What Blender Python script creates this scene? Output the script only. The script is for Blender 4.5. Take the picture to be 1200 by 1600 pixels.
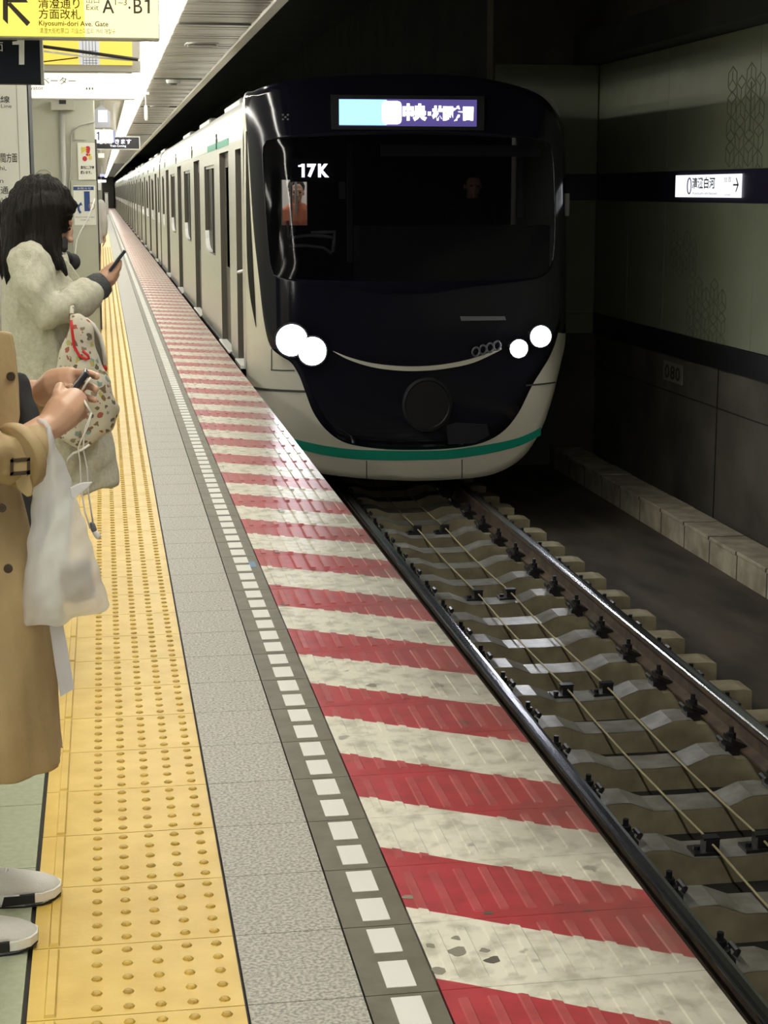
import bpy, bmesh, math, random
import numpy as np
from mathutils import Vector, Matrix
random.seed(7); np.random.seed(7)
S = bpy.context.scene
for o in list(bpy.data.objects): bpy.data.objects.remove(o)
COL = S.collection

# ------------------------------------------------------------------ camera
FPX, VX, VY, CH = 2650.0, 158.0, 298.0, 1.4725
PITCH = math.atan((800 - VY) / FPX)
YAW = math.atan((600 - VX) / (FPX / math.cos(PITCH)))
FW = np.array([math.sin(YAW) * math.cos(PITCH), math.cos(YAW) * math.cos(PITCH), -math.sin(PITCH)])
RT = np.array([math.cos(YAW), -math.sin(YAW), 0.0]); UP = np.cross(RT, FW)
CAM = np.array([0, 0, CH])
cd = bpy.data.cameras.new('camera'); cam = bpy.data.objects.new('camera', cd); COL.objects.link(cam)
cd.sensor_fit = 'VERTICAL'; cd.sensor_height = 36.0; cd.lens = FPX * 36.0 / 1600.0
cd.clip_start = 0.05; cd.clip_end = 400
m = Matrix([[RT[0], UP[0], -FW[0], 0], [RT[1], UP[1], -FW[1], 0], [RT[2], UP[2], -FW[2], CH], [0, 0, 0, 1]])
cam.matrix_world = m
S.camera = cam
# ------------------------------------------------------------------ world, exposure
w = bpy.data.worlds.new('world'); S.world = w; w.use_nodes = True
w.node_tree.nodes['Background'].inputs[0].default_value = (0.5, 0.55, 0.5, 1)
w.node_tree.nodes['Background'].inputs[1].default_value = 0.004
S.view_settings.view_transform = 'Standard'; S.view_settings.look = 'None'
S.view_settings.gamma = 1.0; S.view_settings.use_curve_mapping = False
S.view_settings.exposure = 0.0
LAMP = 30.0          # radiance of the platform's fluorescent tubes

def at(x, y, Y):
    d = FW + RT * (x - 600) / FPX - UP * (y - 800) / FPX
    t = (Y - CAM[1]) / d[1]
    return CAM + t * d
def atX(x, y, X):
    d = FW + RT * (x - 600) / FPX - UP * (y - 800) / FPX
    return CAM + (X - CAM[0]) / d[0] * d

# ------------------------------------------------------------------ helpers
class MB:
    def __init__(s): s.v = []; s.f = []
    def add(s, vs, fs):
        n = len(s.v); s.v += [tuple(map(float, p)) for p in vs]; s.f += [tuple(i + n for i in f) for f in fs]; return s
    def box(s, x0, x1, y0, y1, z0, z1):
        v = [(x0, y0, z0), (x1, y0, z0), (x1, y1, z0), (x0, y1, z0), (x0, y0, z1), (x1, y0, z1), (x1, y1, z1), (x0, y1, z1)]
        return s.add(v, [(0, 3, 2, 1), (4, 5, 6, 7), (0, 1, 5, 4), (1, 2, 6, 5), (2, 3, 7, 6), (3, 0, 4, 7)])
    def obox(s, c, ax, ay, az):
        c, ax, ay, az = map(np.array, (c, ax, ay, az))
        v = [c + i * ax + j * ay + k * az for k in (-1, 1) for i, j in ((-1, -1), (1, -1), (1, 1), (-1, 1))]
        return s.add(v, [(0, 3, 2, 1), (4, 5, 6, 7), (0, 1, 5, 4), (1, 2, 6, 5), (2, 3, 7, 6), (3, 0, 4, 7)])
    def loft(s, rings, closed=True, caps=True):
        n = len(rings[0]); base = len(s.v); vs = [p for r in rings for p in r]; fs = []
        for k in range(len(rings) - 1):
            for i in range(n if closed else n - 1):
                j = (i + 1) % n
                fs.append((k * n + i, k * n + j, (k + 1) * n + j, (k + 1) * n + i))
        if caps and closed:
            fs.append(tuple(range(n - 1, -1, -1))); fs.append(tuple((len(rings) - 1) * n + i for i in range(n)))
        return s.add(vs, fs)
    def tube(s, path, rad, n=8, flat=None):
        P = [np.array(p, float) for p in path]; m_ = len(P)
        R = [rad] * m_ if not hasattr(rad, '__len__') else list(rad)
        rings = []; ref = None
        for i in range(m_):
            t = P[min(i + 1, m_ - 1)] - P[max(i - 1, 0)]; t = t / (np.linalg.norm(t) + 1e-9)
            if ref is None:
                ref = np.array([0, 0, 1.0]) if abs(t[2]) < .9 else np.array([0, 1.0, 0])
            a = ref - t * (ref @ t); a /= np.linalg.norm(a) + 1e-9; b = np.cross(t, a); ref = a
            rr = R[i]; ra, rb = (rr, rr) if not hasattr(rr, '__len__') else rr
            rings.append([P[i] + a * ra * math.cos(q) + b * rb * math.sin(q) for q in np.linspace(0, 2 * math.pi, n, endpoint=False)])
        return s.loft(rings)
    def cap(s, path, rad, n=10):
        """tube with rounded ends"""
        P = [np.array(p, float) for p in path]; R = [rad] * len(P) if not hasattr(rad, '__len__') else list(rad)
        t0 = P[0] - P[1]; t0 /= np.linalg.norm(t0); t1 = P[-1] - P[-2]; t1 /= np.linalg.norm(t1)
        r0 = np.max(R[0]); r1 = np.max(R[-1])
        sc = lambda r, k: tuple(q * k for q in r) if hasattr(r, '__len__') else r * k
        P2 = [P[0] + t0 * r0 * .95, P[0] + t0 * r0 * .6] + P + [P[-1] + t1 * r1 * .6, P[-1] + t1 * r1 * .95]
        R2 = [sc(R[0], .3), sc(R[0], .8)] + R + [sc(R[-1], .8), sc(R[-1], .3)]
        return s.tube(P2, R2, n)
    def ell(s, c, r, n=14, m_=9):
        c = np.array(c); rings = []
        for k in range(1, m_):
            a = math.pi * k / m_
            rings.append([c + np.array([r[0] * math.sin(a) * math.cos(q), r[1] * math.sin(a) * math.sin(q), -r[2] * math.cos(a)]) for q in np.linspace(0, 2 * math.pi, n, endpoint=False)])
        return s.loft(rings)
    def cyl(s, c, axis, r, h, n=16, r2=None):
        c = np.array(c, float); a = np.array(axis, float); a /= np.linalg.norm(a)
        return s.tube([c - a * h / 2, c + a * h / 2], [r, r if r2 is None else r2], n)
    def prism(s, pts, d):
        """extrude a planar 3D polygon by vector d"""
        P = [np.array(p, float) for p in pts]; d = np.array(d, float); n = len(P)
        fs = [tuple(range(n)), tuple(range(2 * n - 1, n - 1, -1))] + [(i, i + n, (i + 1) % n + n, (i + 1) % n) for i in range(n)]
        return s.add(P + [p + d for p in P], fs)
    def build(s, name, mat, parent=None, smooth=False, bevel=0, seg=2):
        me = bpy.data.meshes.new(name); me.from_pydata(s.v, [], s.f); me.update()
        bm = bmesh.new(); bm.from_mesh(me)
        bmesh.ops.recalc_face_normals(bm, faces=bm.faces)
        if bevel: bmesh.ops.bevel(bm, geom=bm.edges[:], offset=bevel, segments=seg, affect='EDGES', profile=.5)
        bm.to_mesh(me); bm.free()
        return link(name, me, mat, parent, smooth)
def link(name, me, mat, parent=None, smooth=False):
    o = bpy.data.objects.new(name, me); COL.objects.link(o)
    if mat is not None and len(me.materials) == 0: me.materials.append(mat)
    if smooth: me.polygons.foreach_set('use_smooth', [True] * len(me.polygons))
    if parent is not None: o.parent = parent
    return o
def copy(o, loc, parent=None):
    c = o.copy(); COL.objects.link(c); c.location = loc
    if parent is not None: c.parent = parent
    return c
def tag(o, label=None, cat=None, group=None, kind=None):
    if label: o['label'] = label
    if cat: o['category'] = cat
    if group: o['group'] = group
    if kind: o['kind'] = kind
    return o
def empty(name, loc=(0, 0, 0)):
    o = bpy.data.objects.new(name, None); o.location = loc; o.empty_display_size = .1; COL.objects.link(o); return o
def adopt(root):
    """keep world-space children in place under an Empty that stands at the thing's base"""
    for c in root.children: c.matrix_parent_inverse = Matrix.Translation(-Vector(root.location))
def blob(mb, voxel=.006, smooth=4, disp=None):
    """merge overlapping closed shapes into one continuous surface"""
    me = bpy.data.meshes.new('tmp'); me.from_pydata(mb.v, [], mb.f)
    bm = bmesh.new(); bm.from_mesh(me); bmesh.ops.recalc_face_normals(bm, faces=bm.faces); bm.to_mesh(me); bm.free()
    o = bpy.data.objects.new('tmp', me); COL.objects.link(o)
    r = o.modifiers.new('r', 'REMESH'); r.mode = 'VOXEL'; r.voxel_size = voxel
    if smooth: sm = o.modifiers.new('s', 'SMOOTH'); sm.factor = .5; sm.iterations = smooth
    bpy.context.view_layer.update()
    dg = bpy.context.evaluated_depsgraph_get()
    out = bpy.data.meshes.new_from_object(o.evaluated_get(dg))
    bpy.data.objects.remove(o); bpy.data.meshes.remove(me)
    if disp:
        n = len(out.vertices); co = np.empty(n * 3); no = np.empty(n * 3)
        out.vertices.foreach_get('co', co); out.vertices.foreach_get('normal', no)
        co = co.reshape(-1, 3); no = no.reshape(-1, 3)
        co = co + no * disp(co)[:, None]; out.vertices.foreach_set('co', co.ravel()); out.update()
    return out
def text_mesh(txt, bold=0.0):
    c = bpy.data.curves.new('t', 'FONT'); c.body = txt; c.size = 1; c.offset = bold; c.extrude = 0
    c.resolution_u = 3
    o = bpy.data.objects.new('t', c); COL.objects.link(o); bpy.context.view_layer.update()
    me = bpy.data.meshes.new_from_object(o.evaluated_get(bpy.context.evaluated_depsgraph_get()))
    bpy.data.objects.remove(o); bpy.data.curves.remove(c)
    n = len(me.vertices); co = np.empty(n * 3); me.vertices.foreach_get('co', co); co = co.reshape(-1, 3)
    return me, co
def text_fit(txt, u0, u1, v0, v1, frame, mat, parent, bold=0.0, name='lettering', keep=False):
    """flat lettering stretched into the box u0..u1 x v0..v1 of a plane; frame(u, v) -> world point"""
    me, co = text_mesh(txt, bold)
    if not len(co): return None
    lo, hi = co.min(0), co.max(0); q = (co - lo) / np.maximum(hi - lo, 1e-6)
    out = np.array([frame(u0 + a * (u1 - u0), v0 + b * (v1 - v0)) for a, b in q[:, :2]])
    me.vertices.foreach_set('co', out.ravel()); me.update(); me.materials.clear()
    return link(name, me, mat, parent)
def pxtext(txt, x0, x1, y0, y1, Y, mat, parent, bold=0.0):
    """lettering on a board that faces along -Y; box given by its place on that board"""
    a = at(x0, y1, Y); b = at(x1, y0, Y)
    return text_fit(txt, a[0], b[0], a[2], b[2], lambda u, v: (u, Y, v), mat, parent, bold)

def one(x0, x1, y0, y1, Y, mat_, parent):
    w_ = x1 - x0; h_ = y1 - y0
    mb = MB(); P = [(x0 + .55 * w_, y0), (x1, y0), (x1, y1), (x0 + .55 * w_, y1), (x0 + .55 * w_, y0 + .22 * h_), (x0, y0 + .22 * h_), (x0, y0 + .1 * h_), (x0 + .35 * w_, y0 + .08 * h_)]
    mb.prism([(at(x, y, Y)[0], Y, at(x, y, Y)[2]) for x, y in P], (0, -.001, 0)); return mb.build('lettering', mat_, parent)
# ------------------------------------------------------------------ materials
MATS = {}
def mat(name, col, rough=.5, metal=0., col2=None, scale=20., bump=0., bscale=80., stretch=(1, 1, 1), spec=.5, detail=4., contrast=(.35, .65), coords='Object', coat=0.):
    mt = bpy.data.materials.new(name); mt.use_nodes = True; nt = mt.node_tree; N = nt.nodes; L = nt.links
    b = N['Principled BSDF']; b.inputs['Roughness'].default_value = rough; b.inputs['Metallic'].default_value = metal
    b.inputs['Specular IOR Level'].default_value = spec
    b.inputs['Coat Weight'].default_value = coat
    b.inputs['Base Color'].default_value = (*col, 1)
    tc = N.new('ShaderNodeTexCoord'); mp = N.new('ShaderNodeMapping'); mp.inputs['Scale'].default_value = stretch
    if coords == 'World':
        g = N.new('ShaderNodeNewGeometry'); L.new(g.outputs['Position'], mp.inputs[0])
    else: L.new(tc.outputs[coords], mp.inputs[0])
    if col2 is not None:
        n = N.new('ShaderNodeTexNoise'); n.inputs['Scale'].default_value = scale; n.inputs['Detail'].default_value = detail
        r = N.new('ShaderNodeValToRGB'); r.color_ramp.elements[0].position = contrast[0]; r.color_ramp.elements[1].position = contrast[1]
        r.color_ramp.elements[0].color = (*col, 1); r.color_ramp.elements[1].color = (*col2, 1)
        L.new(mp.outputs[0], n.inputs['Vector']); L.new(n.outputs[0], r.inputs[0]); L.new(r.outputs[0], b.inputs['Base Color'])
    if bump:
        n2 = N.new('ShaderNodeTexNoise'); n2.inputs['Scale'].default_value = bscale; n2.inputs['Detail'].default_value = 3
        bp = N.new('ShaderNodeBump'); bp.inputs['Strength'].default_value = bump; bp.inputs['Distance'].default_value = .01
        L.new(mp.outputs[0], n2.inputs['Vector']); L.new(n2.outputs[0], bp.inputs['Height']); L.new(bp.outputs[0], b.inputs['Normal'])
    MATS[name] = mt; return mt
def emit(name, col, s):
    mt = bpy.data.materials.new(name); mt.use_nodes = True; b = mt.node_tree.nodes['Principled BSDF']
    b.inputs['Base Color'].default_value = (*[min(c, 1) * .12 for c in col], 1); b.inputs['Emission Color'].default_value = (*col, 1)
    b.inputs['Emission Strength'].default_value = s; b.inputs['Roughness'].default_value = .6
    MATS[name] = mt; return mt

M_yellow = mat('tactile_yellow', (.62, .41, .07), .45, col2=(.70, .49, .11), scale=9, bump=.05, coords='World')
M_dot = mat('tactile_dot_worn', (.60, .39, .06), .5, col2=(.44, .28, .05), scale=40, coords='World')
M_joint = mat('joint_black', (.018, .017, .014), .7)
M_granite = mat('granite', (.245, .23, .195), .5, col2=(.48, .46, .40), scale=130, detail=6, spec=.25, bump=.12, bscale=160, coords='World', contrast=(.38, .60))
M_strip = mat('strip_olive', (.115, .105, .07), .5, spec=.3, col2=(.15, .14, .10), scale=14, coords='World')
M_square = mat('white_paint', (.74, .74, .69), .5, spec=.3)
M_gtile = mat('green_tile', (.34, .37, .245), .32, col2=(.40, .43, .30), scale=60, coords='World')
M_conc = mat('concrete', (.16, .155, .13), .8, col2=(.25, .24, .21), scale=6, bump=.3, bscale=40, coords='World')
M_grey = mat('grey_metal', (.33, .33, .30), .4)
M_black = mat('black', (.012, .012, .014), .5)
M_blackpl = mat('black_plastic', (.015, .015, .018), .3)
M_white = mat('white_enamel', (.8, .8, .78), .4)
M_rail = mat('rail_rust', (.10, .065, .04), .75, col2=(.045, .035, .028), scale=9, bump=.15, coords='World')
M_railtop = mat('rail_polished', (.55, .56, .60), .22, metal=1.0)
M_sleeper = mat('sleeper_concrete', (.21, .18, .11), .6, col2=(.37, .325, .215), scale=7, bump=.2, bscale=50, coords='World', spec=.6, contrast=(.3, .7))
M_sleepertop = mat('sleeper_worn_top', (.155, .148, .12), .3, col2=(.28, .275, .25), scale=11, coords='World', spec=.8, bump=.05)
M_bed = mat('track_bed', (.024, .020, .015), .8, col2=(.095, .076, .055), scale=2.5, bump=.4, bscale=14, coords='World', stretch=(1, .35, 1))
M_bedshade = mat('sleeper_gap_shade', (.012, .011, .009), .9)
M_kerb = mat('kerb_concrete', (.25, .22, .16), .75, col2=(.43, .39, .30), scale=5, bump=.3, coords='World')
M_mortar = mat('mortar_dark', (.07, .06, .045), .9)
M_lowwall = mat('lower_wall_concrete', (.070, .062, .050), .8, col2=(.125, .112, .092), scale=1.6, bump=.25, bscale=10, coords='World')
M_panel = mat('wall_panel_enamel', (.215, .235, .16), .5, col2=(.24, .26, .18), scale=3, coords='World')
M_wallink = mat('wall_line_art', (.165, .18, .125), .6)
M_navy = mat('navy_band', (.017, .013, .035), .4)
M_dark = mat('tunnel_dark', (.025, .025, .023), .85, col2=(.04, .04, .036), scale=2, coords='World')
M_ceil = mat('ceiling_aluminium', (.30, .285, .23), .3, metal=.3, col2=(.20, .19, .15), scale=2.2, stretch=(1, 8, 1), coords='World')
M_ceil2 = mat('ceiling_board', (.42, .40, .35), .6)
M_lamp = emit('fluorescent_tube', (1.0, .97, .87), LAMP)
M_ink = mat('sign_ink', (.03, .02, .008), .6)
M_text = mat('print_dark', (.06, .06, .06), .6)
M_stain = mat('stainless', (.55, .56, .50), .34, metal=.55, col2=(.60, .60, .55), scale=40, stretch=(1, .05, 4), coords='World')
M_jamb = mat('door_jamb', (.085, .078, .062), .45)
M_door = mat('door_steel', (.38, .37, .33), .35, metal=.5)
M_whitebody = mat('train_white', (.88, .88, .85), .3, coat=.3)
M_shell = mat('train_front_shell', (.60, .575, .48), .33, coat=.3)
M_mint = mat('train_mint', (.50, .66, .58), .35)
M_teal = mat('train_teal', (.005, .28, .19), .35)
M_mask = mat('train_mask_black', (.006, .006, .012), .10, spec=.45)
M_sideglass = mat('side_glass', (.008, .008, .007), .35, spec=.12)
M_under = mat('underframe', (.012, .012, .012), .8)
M_gap = mat('panel_gap', (.05, .05, .045), .7)
M_cab = mat('cab_dark', (.02, .02, .022), .7)
M_cabgrey = mat('cab_grey', (.14, .14, .15), .6)
M_cabpale = mat('cab_pale', (.4, .4, .38), .5)
M_bell = mat('inter_car_rubber', (.02, .02, .02), .8)
M_skin = mat('skin', (.58, .34, .22), .45, col2=(.64, .39, .27), scale=12)
M_hair = mat('dark_hair', (.006, .005, .004), .5, spec=.25, col2=(.022, .016, .012), scale=60, stretch=(4, 4, .35), bump=.6, bscale=120, contrast=(.4, .75))
M_cream = mat('cream_wool', (.50, .48, .37), .9, col2=(.58, .56, .45), scale=90, bump=.35, bscale=220)
M_trench = mat('trench_tan', (.40, .29, .145), .7, col2=(.45, .335, .175), scale=8, bump=.12, bscale=60)
M_button = mat('button_brown', (.05, .03, .015), .3)
M_knit = mat('grey_knit', (.06, .065, .07), .9, bump=.8, bscale=180, col2=(.10, .105, .11), scale=150, stretch=(1, 1, 3))
M_tights = mat('black_tights', (.012, .012, .013), .7)
M_shoe = mat('shoe_white', (.72, .70, .65), .7, bump=.3, bscale=300)
M_sole = mat('sole_white', (.80, .78, .74), .55)
M_red = mat('red_cord', (.55, .02, .02), .5)
M_taupe = mat('taupe_cloth', (.22, .20, .155), .9, bump=.3, bscale=150)
M_phone = mat('phone_dark', (.02, .022, .035), .25)
M_box = mat('brown_card', (.36, .29, .20), .7)
M_paper = mat('poster_paper', (.72, .72, .66), .55)
M_pillar = mat('pillar_enamel', (.40, .405, .33), .42, col2=(.43, .435, .36), scale=2, coords='World')
M_blue = mat('poster_blue', (.02, .055, .20), .6)
M_redink = mat('poster_red', (.50, .02, .03), .6)
M_yelink = mat('poster_yellow', (.75, .60, .03), .6)
M_wire = mat('cable_yellow', (.45, .38, .20), .5)
M_cord = mat('white_cord', (.75, .73, .68), .5)
M_coatdark = mat('dark_coat', (.02, .02, .022), .85)
M_orange = mat('orange_coat', (.60, .20, .10), .8)
M_darkblue = mat('navy_uniform', (.012, .013, .02), .8)

def stripe_material(worn=0.0):
    mt = bpy.data.materials.new('red_white_edge_paint'); mt.use_nodes = True; nt = mt.node_tree; N = nt.nodes; L = nt.links
    b = N['Principled BSDF']; g = N.new('ShaderNodeNewGeometry'); sp = N.new('ShaderNodeSeparateXYZ'); L.new(g.outputs['Position'], sp.inputs[0])
    def mth(op, a, c=None):
        n = N.new('ShaderNodeMath'); n.operation = op
        for i, q in enumerate((a, c)):
            if q is None: continue
            if isinstance(q, (int, float)): n.inputs[i].default_value = q
            else: L.new(q, n.inputs[i])
        return n.outputs[0]
    nz = N.new('ShaderNodeTexNoise'); nz.inputs['Scale'].default_value = 5; L.new(g.outputs['Position'], nz.inputs['Vector'])
    wob = mth('MULTIPLY', mth('SUBTRACT', nz.outputs[0], .5), .014)
    t = mth('ADD', mth('ADD', sp.outputs['Y'], wob), mth('MULTIPLY', mth('SUBTRACT', sp.outputs['X'], .582), .333 / .522))
    fr = mth('FRACT', mth('DIVIDE', mth('SUBTRACT', t, 3.284), .666))
    red = mth('LESS_THAN', fr, .5)
    n1 = N.new('ShaderNodeTexNoise'); n1.inputs['Scale'].default_value = 16; n1.inputs['Detail'].default_value = 6; L.new(g.outputs['Position'], n1.inputs['Vector'])
    n2 = N.new('ShaderNodeTexNoise'); n2.inputs['Scale'].default_value = 3.5; n2.inputs['Detail'].default_value = 5; L.new(g.outputs['Position'], n2.inputs['Vector'])
    rw = N.new('ShaderNodeValToRGB'); e = rw.color_ramp.elements; e[0].position = .33; e[0].color = (.48, .45, .36, 1); e[1].position = .54; e[1].color = (.80, .77, .65, 1); L.new(n1.outputs[0], rw.inputs[0])
    rr = N.new('ShaderNodeValToRGB'); e = rr.color_ramp.elements; e[0].position = .3; e[0].color = (.34, .038, .045, 1); e[1].position = .6; e[1].color = (.46, .048, .058, 1); L.new(n1.outputs[0], rr.inputs[0])
    mx = N.new('ShaderNodeMix'); mx.data_type = 'RGBA'; L.new(red, mx.inputs[0]); L.new(rw.outputs[0], mx.inputs[6]); L.new(rr.outputs[0], mx.inputs[7])
    # grime trodden towards the edge
    gr = N.new('ShaderNodeMapRange'); gr.inputs[1].default_value = .72; gr.inputs[2].default_value = 1.12; gr.inputs[3].default_value = 0; gr.inputs[4].default_value = .75
    L.new(sp.outputs['X'], gr.inputs[0])
    gm = mth('MULTIPLY', gr.outputs[0], mth('MULTIPLY', n2.outputs[0], 1.5)); 
    mx2 = N.new('ShaderNodeMix'); mx2.data_type = 'RGBA'; mx2.blend_type = 'MIX'; L.new(gm, mx2.inputs[0]); L.new(mx.outputs[2], mx2.inputs[6]); mx2.inputs[7].default_value = (.10, .085, .065, 1)
    # dark blots
    vo = N.new('ShaderNodeTexNoise'); vo.inputs['Scale'].default_value = 11; L.new(g.outputs['Position'], vo.inputs['Vector'])
    bl = N.new('ShaderNodeValToRGB'); bl.color_ramp.elements[0].position = .68; bl.color_ramp.elements[1].position = .73; L.new(vo.outputs[0], bl.inputs[0])
    mx3 = N.new('ShaderNodeMix'); mx3.data_type = 'RGBA'; L.new(mth('MULTIPLY', bl.outputs[0], .6), mx3.inputs[0]); L.new(mx2.outputs[2], mx3.inputs[6]); mx3.inputs[7].default_value = (.10, .09, .07, 1)
    mx4 = N.new('ShaderNodeMix'); mx4.data_type = 'RGBA'; L.new(mth('MULTIPLY', n1.outputs[0], worn * 2), mx4.inputs[0]); L.new(mx3.outputs[2], mx4.inputs[6]); mx4.inputs[7].default_value = (.74, .70, .62, 1)
    L.new(mx4.outputs[2], b.inputs['Base Color'])
    b.inputs['Roughness'].default_value = .31; b.inputs['Specular IOR Level'].default_value = .6
    bp = N.new('ShaderNodeBump'); bp.inputs['Strength'].default_value = .06; bp.inputs['Distance'].default_value = .01; L.new(n1.outputs[0], bp.inputs['Height']); L.new(bp.outputs[0], b.inputs['Normal'])
    return mt
M_stripe = stripe_material(); M_rib = stripe_material(.045)

def thin_material(name, col, trans=.25, transl=.45):
    mt = bpy.data.materials.new(name); mt.use_nodes = True; nt = mt.node_tree; N = nt.nodes; L = nt.links
    b = N['Principled BSDF']; b.inputs['Base Color'].default_value = (*col, 1); b.inputs['Roughness'].default_value = .3
    tl = N.new('ShaderNodeBsdfTranslucent'); tl.inputs[0].default_value = (*col, 1); tp = N.new('ShaderNodeBsdfTransparent')
    a = N.new('ShaderNodeMixShader'); a.inputs[0].default_value = transl; L.new(b.outputs[0], a.inputs[1]); L.new(tl.outputs[0], a.inputs[2])
    c = N.new('ShaderNodeMixShader'); c.inputs[0].default_value = trans; L.new(a.outputs[0], c.inputs[1]); L.new(tp.outputs[0], c.inputs[2])
    L.new(c.outputs[0], N['Material Output'].inputs[0]); return mt
M_plastic = thin_material('milky_plastic', (.90, .92, .96), .46, .35)
def tinted_glass():
    mt = bpy.data.materials.new('cab_glass'); mt.use_nodes = True; nt = mt.node_tree; N = nt.nodes; L = nt.links
    b = N['Principled BSDF']; b.inputs['Base Color'].default_value = (.004, .004, .006, 1); b.inputs['Roughness'].default_value = .06
    tp = N.new('ShaderNodeBsdfTransparent'); tp.inputs[0].default_value = (.55, .55, .60, 1)
    c = N.new('ShaderNodeMixShader'); c.inputs[0].default_value = .6; L.new(b.outputs[0], c.inputs[1]); L.new(tp.outputs[0], c.inputs[2])
    L.new(c.outputs[0], N['Material Output'].inputs[0]); return mt
M_glass = tinted_glass()
def tote_material():
    mt = bpy.data.materials.new('printed_cotton'); mt.use_nodes = True; nt = mt.node_tree; N = nt.nodes; L = nt.links
    b = N['Principled BSDF']; b.inputs['Roughness'].default_value = .8
    tc = N.new('ShaderNodeTexCoord'); v = N.new('ShaderNodeTexVoronoi'); v.inputs['Scale'].default_value = 46; v.inputs['Randomness'].default_value = .8
    nz = N.new('ShaderNodeTexNoise'); nz.inputs['Scale'].default_value = 70; L.new(tc.outputs['Object'], nz.inputs['Vector'])
    ad = N.new('ShaderNodeVectorMath'); ad.operation = 'MULTIPLY_ADD'; L.new(nz.outputs['Color'], ad.inputs[0]); ad.inputs[1].default_value = (.022, .022, .022); L.new(tc.outputs['Object'], ad.inputs[2])
    L.new(ad.outputs[0], v.inputs['Vector'])
    r = N.new('ShaderNodeValToRGB'); r.color_ramp.interpolation = 'CONSTANT'; r.color_ramp.elements[0].color = (1, 1, 1, 1); r.color_ramp.elements[1].position = .40; r.color_ramp.elements[1].color = (0, 0, 0, 1)
    L.new(v.outputs['Distance'], r.inputs[0])
    sp = N.new('ShaderNodeSeparateColor'); L.new(v.outputs['Color'], sp.inputs[0])
    cr = N.new('ShaderNodeValToRGB'); cr.color_ramp.interpolation = 'CONSTANT'; e = cr.color_ramp.elements
    e[0].color = (.20, .13, .07, 1); e[1].position = .3; e[1].color = (.13, .11, .08, 1)
    for p, c in ((.5, (.35, .10, .07, 1)), (.64, (.22, .30, .28, 1)), (.76, (.45, .40, .12, 1)), (.86, (.25, .20, .14, 1))):
        q = e.new(p); q.color = c
    L.new(sp.outputs[0], cr.inputs[0])
    mx = N.new('ShaderNodeMix'); mx.data_type = 'RGBA'; L.new(r.outputs[0], mx.inputs[0]); mx.inputs[6].default_value = (.56, .52, .42, 1); L.new(cr.outputs[0], mx.inputs[7])
    L.new(mx.outputs[2], b.inputs['Base Color']); return mt
M_tote = tote_material()

# ================================================================== SETTING: platform
Y0, YP = .2, 150.0
NEAR = 18.2
mb = MB(); mb.box(-4.2, 1.085, -14, YP, -1.5, -.020); floor = mb.build('floor', M_conc); tag(floor, kind='structure')
mb = MB(); mb.box(-4.2, 1.075, -14, YP, -.021, -.012); o = mb.build('mortar_bed', M_joint, floor)
def tile_row(name, me_builder, material, y_end_single=NEAR, y_end_join=60.0, smooth=False):
    proto = me_builder(MB()).build(name, material, floor); 
    k = 0; y = .8 + .1
    first = True
    base = .2 + .3 * 3
    while base + .3 * k < y_end_single:
        if first: proto.location = (0, base, 0); first = False
        else: copy(proto, (0, base + .3 * k, 0), floor)
        k += 1
    return proto, base + .3 * k
def join_far(name, me_builder, material, ya, yb, step=.3, stuff=True):
    mb = MB(); t = me_builder(MB()); V = np.array(t.v); y = ya
    while y < yb:
        mb.add(V + [0, y, 0], t.f); y += step
    o = mb.build(name, material, floor); o['kind'] = 'stuff'; return o
G = .0015
def ytile(mb): return mb.box(-.178, .216, G, .3 - G, -.012, 0)
def ybar(mb):
    return mb.loft([[(-.148, .008, 0), (-.126, .008, 0), (-.126, .29, 0), (-.148, .29, 0)], [(-.145, .011, .005), (-.129, .011, .005), (-.129, .287, .005), (-.145, .287, .005)]])
def ydots(mb):
    for i in range(5):
        for j in range(5):
            cx, cy = -.053 + .0585 * i, .03 + .06 * j
            mb.loft([[(cx + r * math.cos(q), cy + r * math.sin(q), z) for q in np.linspace(0, 2 * math.pi, 8, endpoint=False)] for r, z in ((.0112, -.0005), (.0092, .0032), (.0058, .005))])
    return mb
# yellow tactile tiles, each with its raised line and dots
protoY, yfar = tile_row('tactile_tile', ytile, M_yellow)
dots_me = ydots(MB()).build('raised_dots', M_dot, protoY); dots_me['kind'] = 'stuff'
bar_o = ybar(MB()).build('raised_line', M_yellow, protoY)
for o in [c for c in floor.children if c.name.startswith('tactile_tile') and c is not protoY]:
    c = copy(dots_me, (0, 0, 0), o); c = copy(bar_o, (0, 0, 0), o)
join_far('far_tactile_tiles', ytile, M_yellow, yfar, YP - .3)
join_far('far_raised_dots', ydots, M_dot, yfar, 46)
join_far('far_raised_lines', ybar, M_yellow, yfar, 46)
def gpaver(mb): return mb.box(.222, .436, G, .3 - G, -.012, 0)
tile_row('granite_paver', gpaver, M_granite); join_far('far_granite_pavers', gpaver, M_granite, yfar, YP - .3)
def splate(mb): return mb.box(.440, .580, G, .3 - G, -.012, -.0005)
def ssq(mb):
    for c in (.080, .229): mb.box(.485, .542, c - .055, c + .055, -.001, .0012)
    return mb
protoS, _ = tile_row('strip_plate', splate, M_strip)
sq = MB().box(.485, .542, .080 - .055, .080 + .055, -.001, .0012).build('white_square', M_square, protoS)
plates = [c for c in floor.children if c.name.startswith('strip_plate')]
for o in plates:
    if o is not protoS: copy(sq, (0, 0, 0), o)
    copy(sq, (0, .149, 0), o)
join_far('far_strip_plates', splate, M_strip, yfar, YP - .3); join_far('far_white_squares', ssq, M_square, yfar, YP - .3)
def etile(mb): return mb.box(.584, 1.102, G * .7, .3 - G * .7, -.02, 0)
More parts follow.
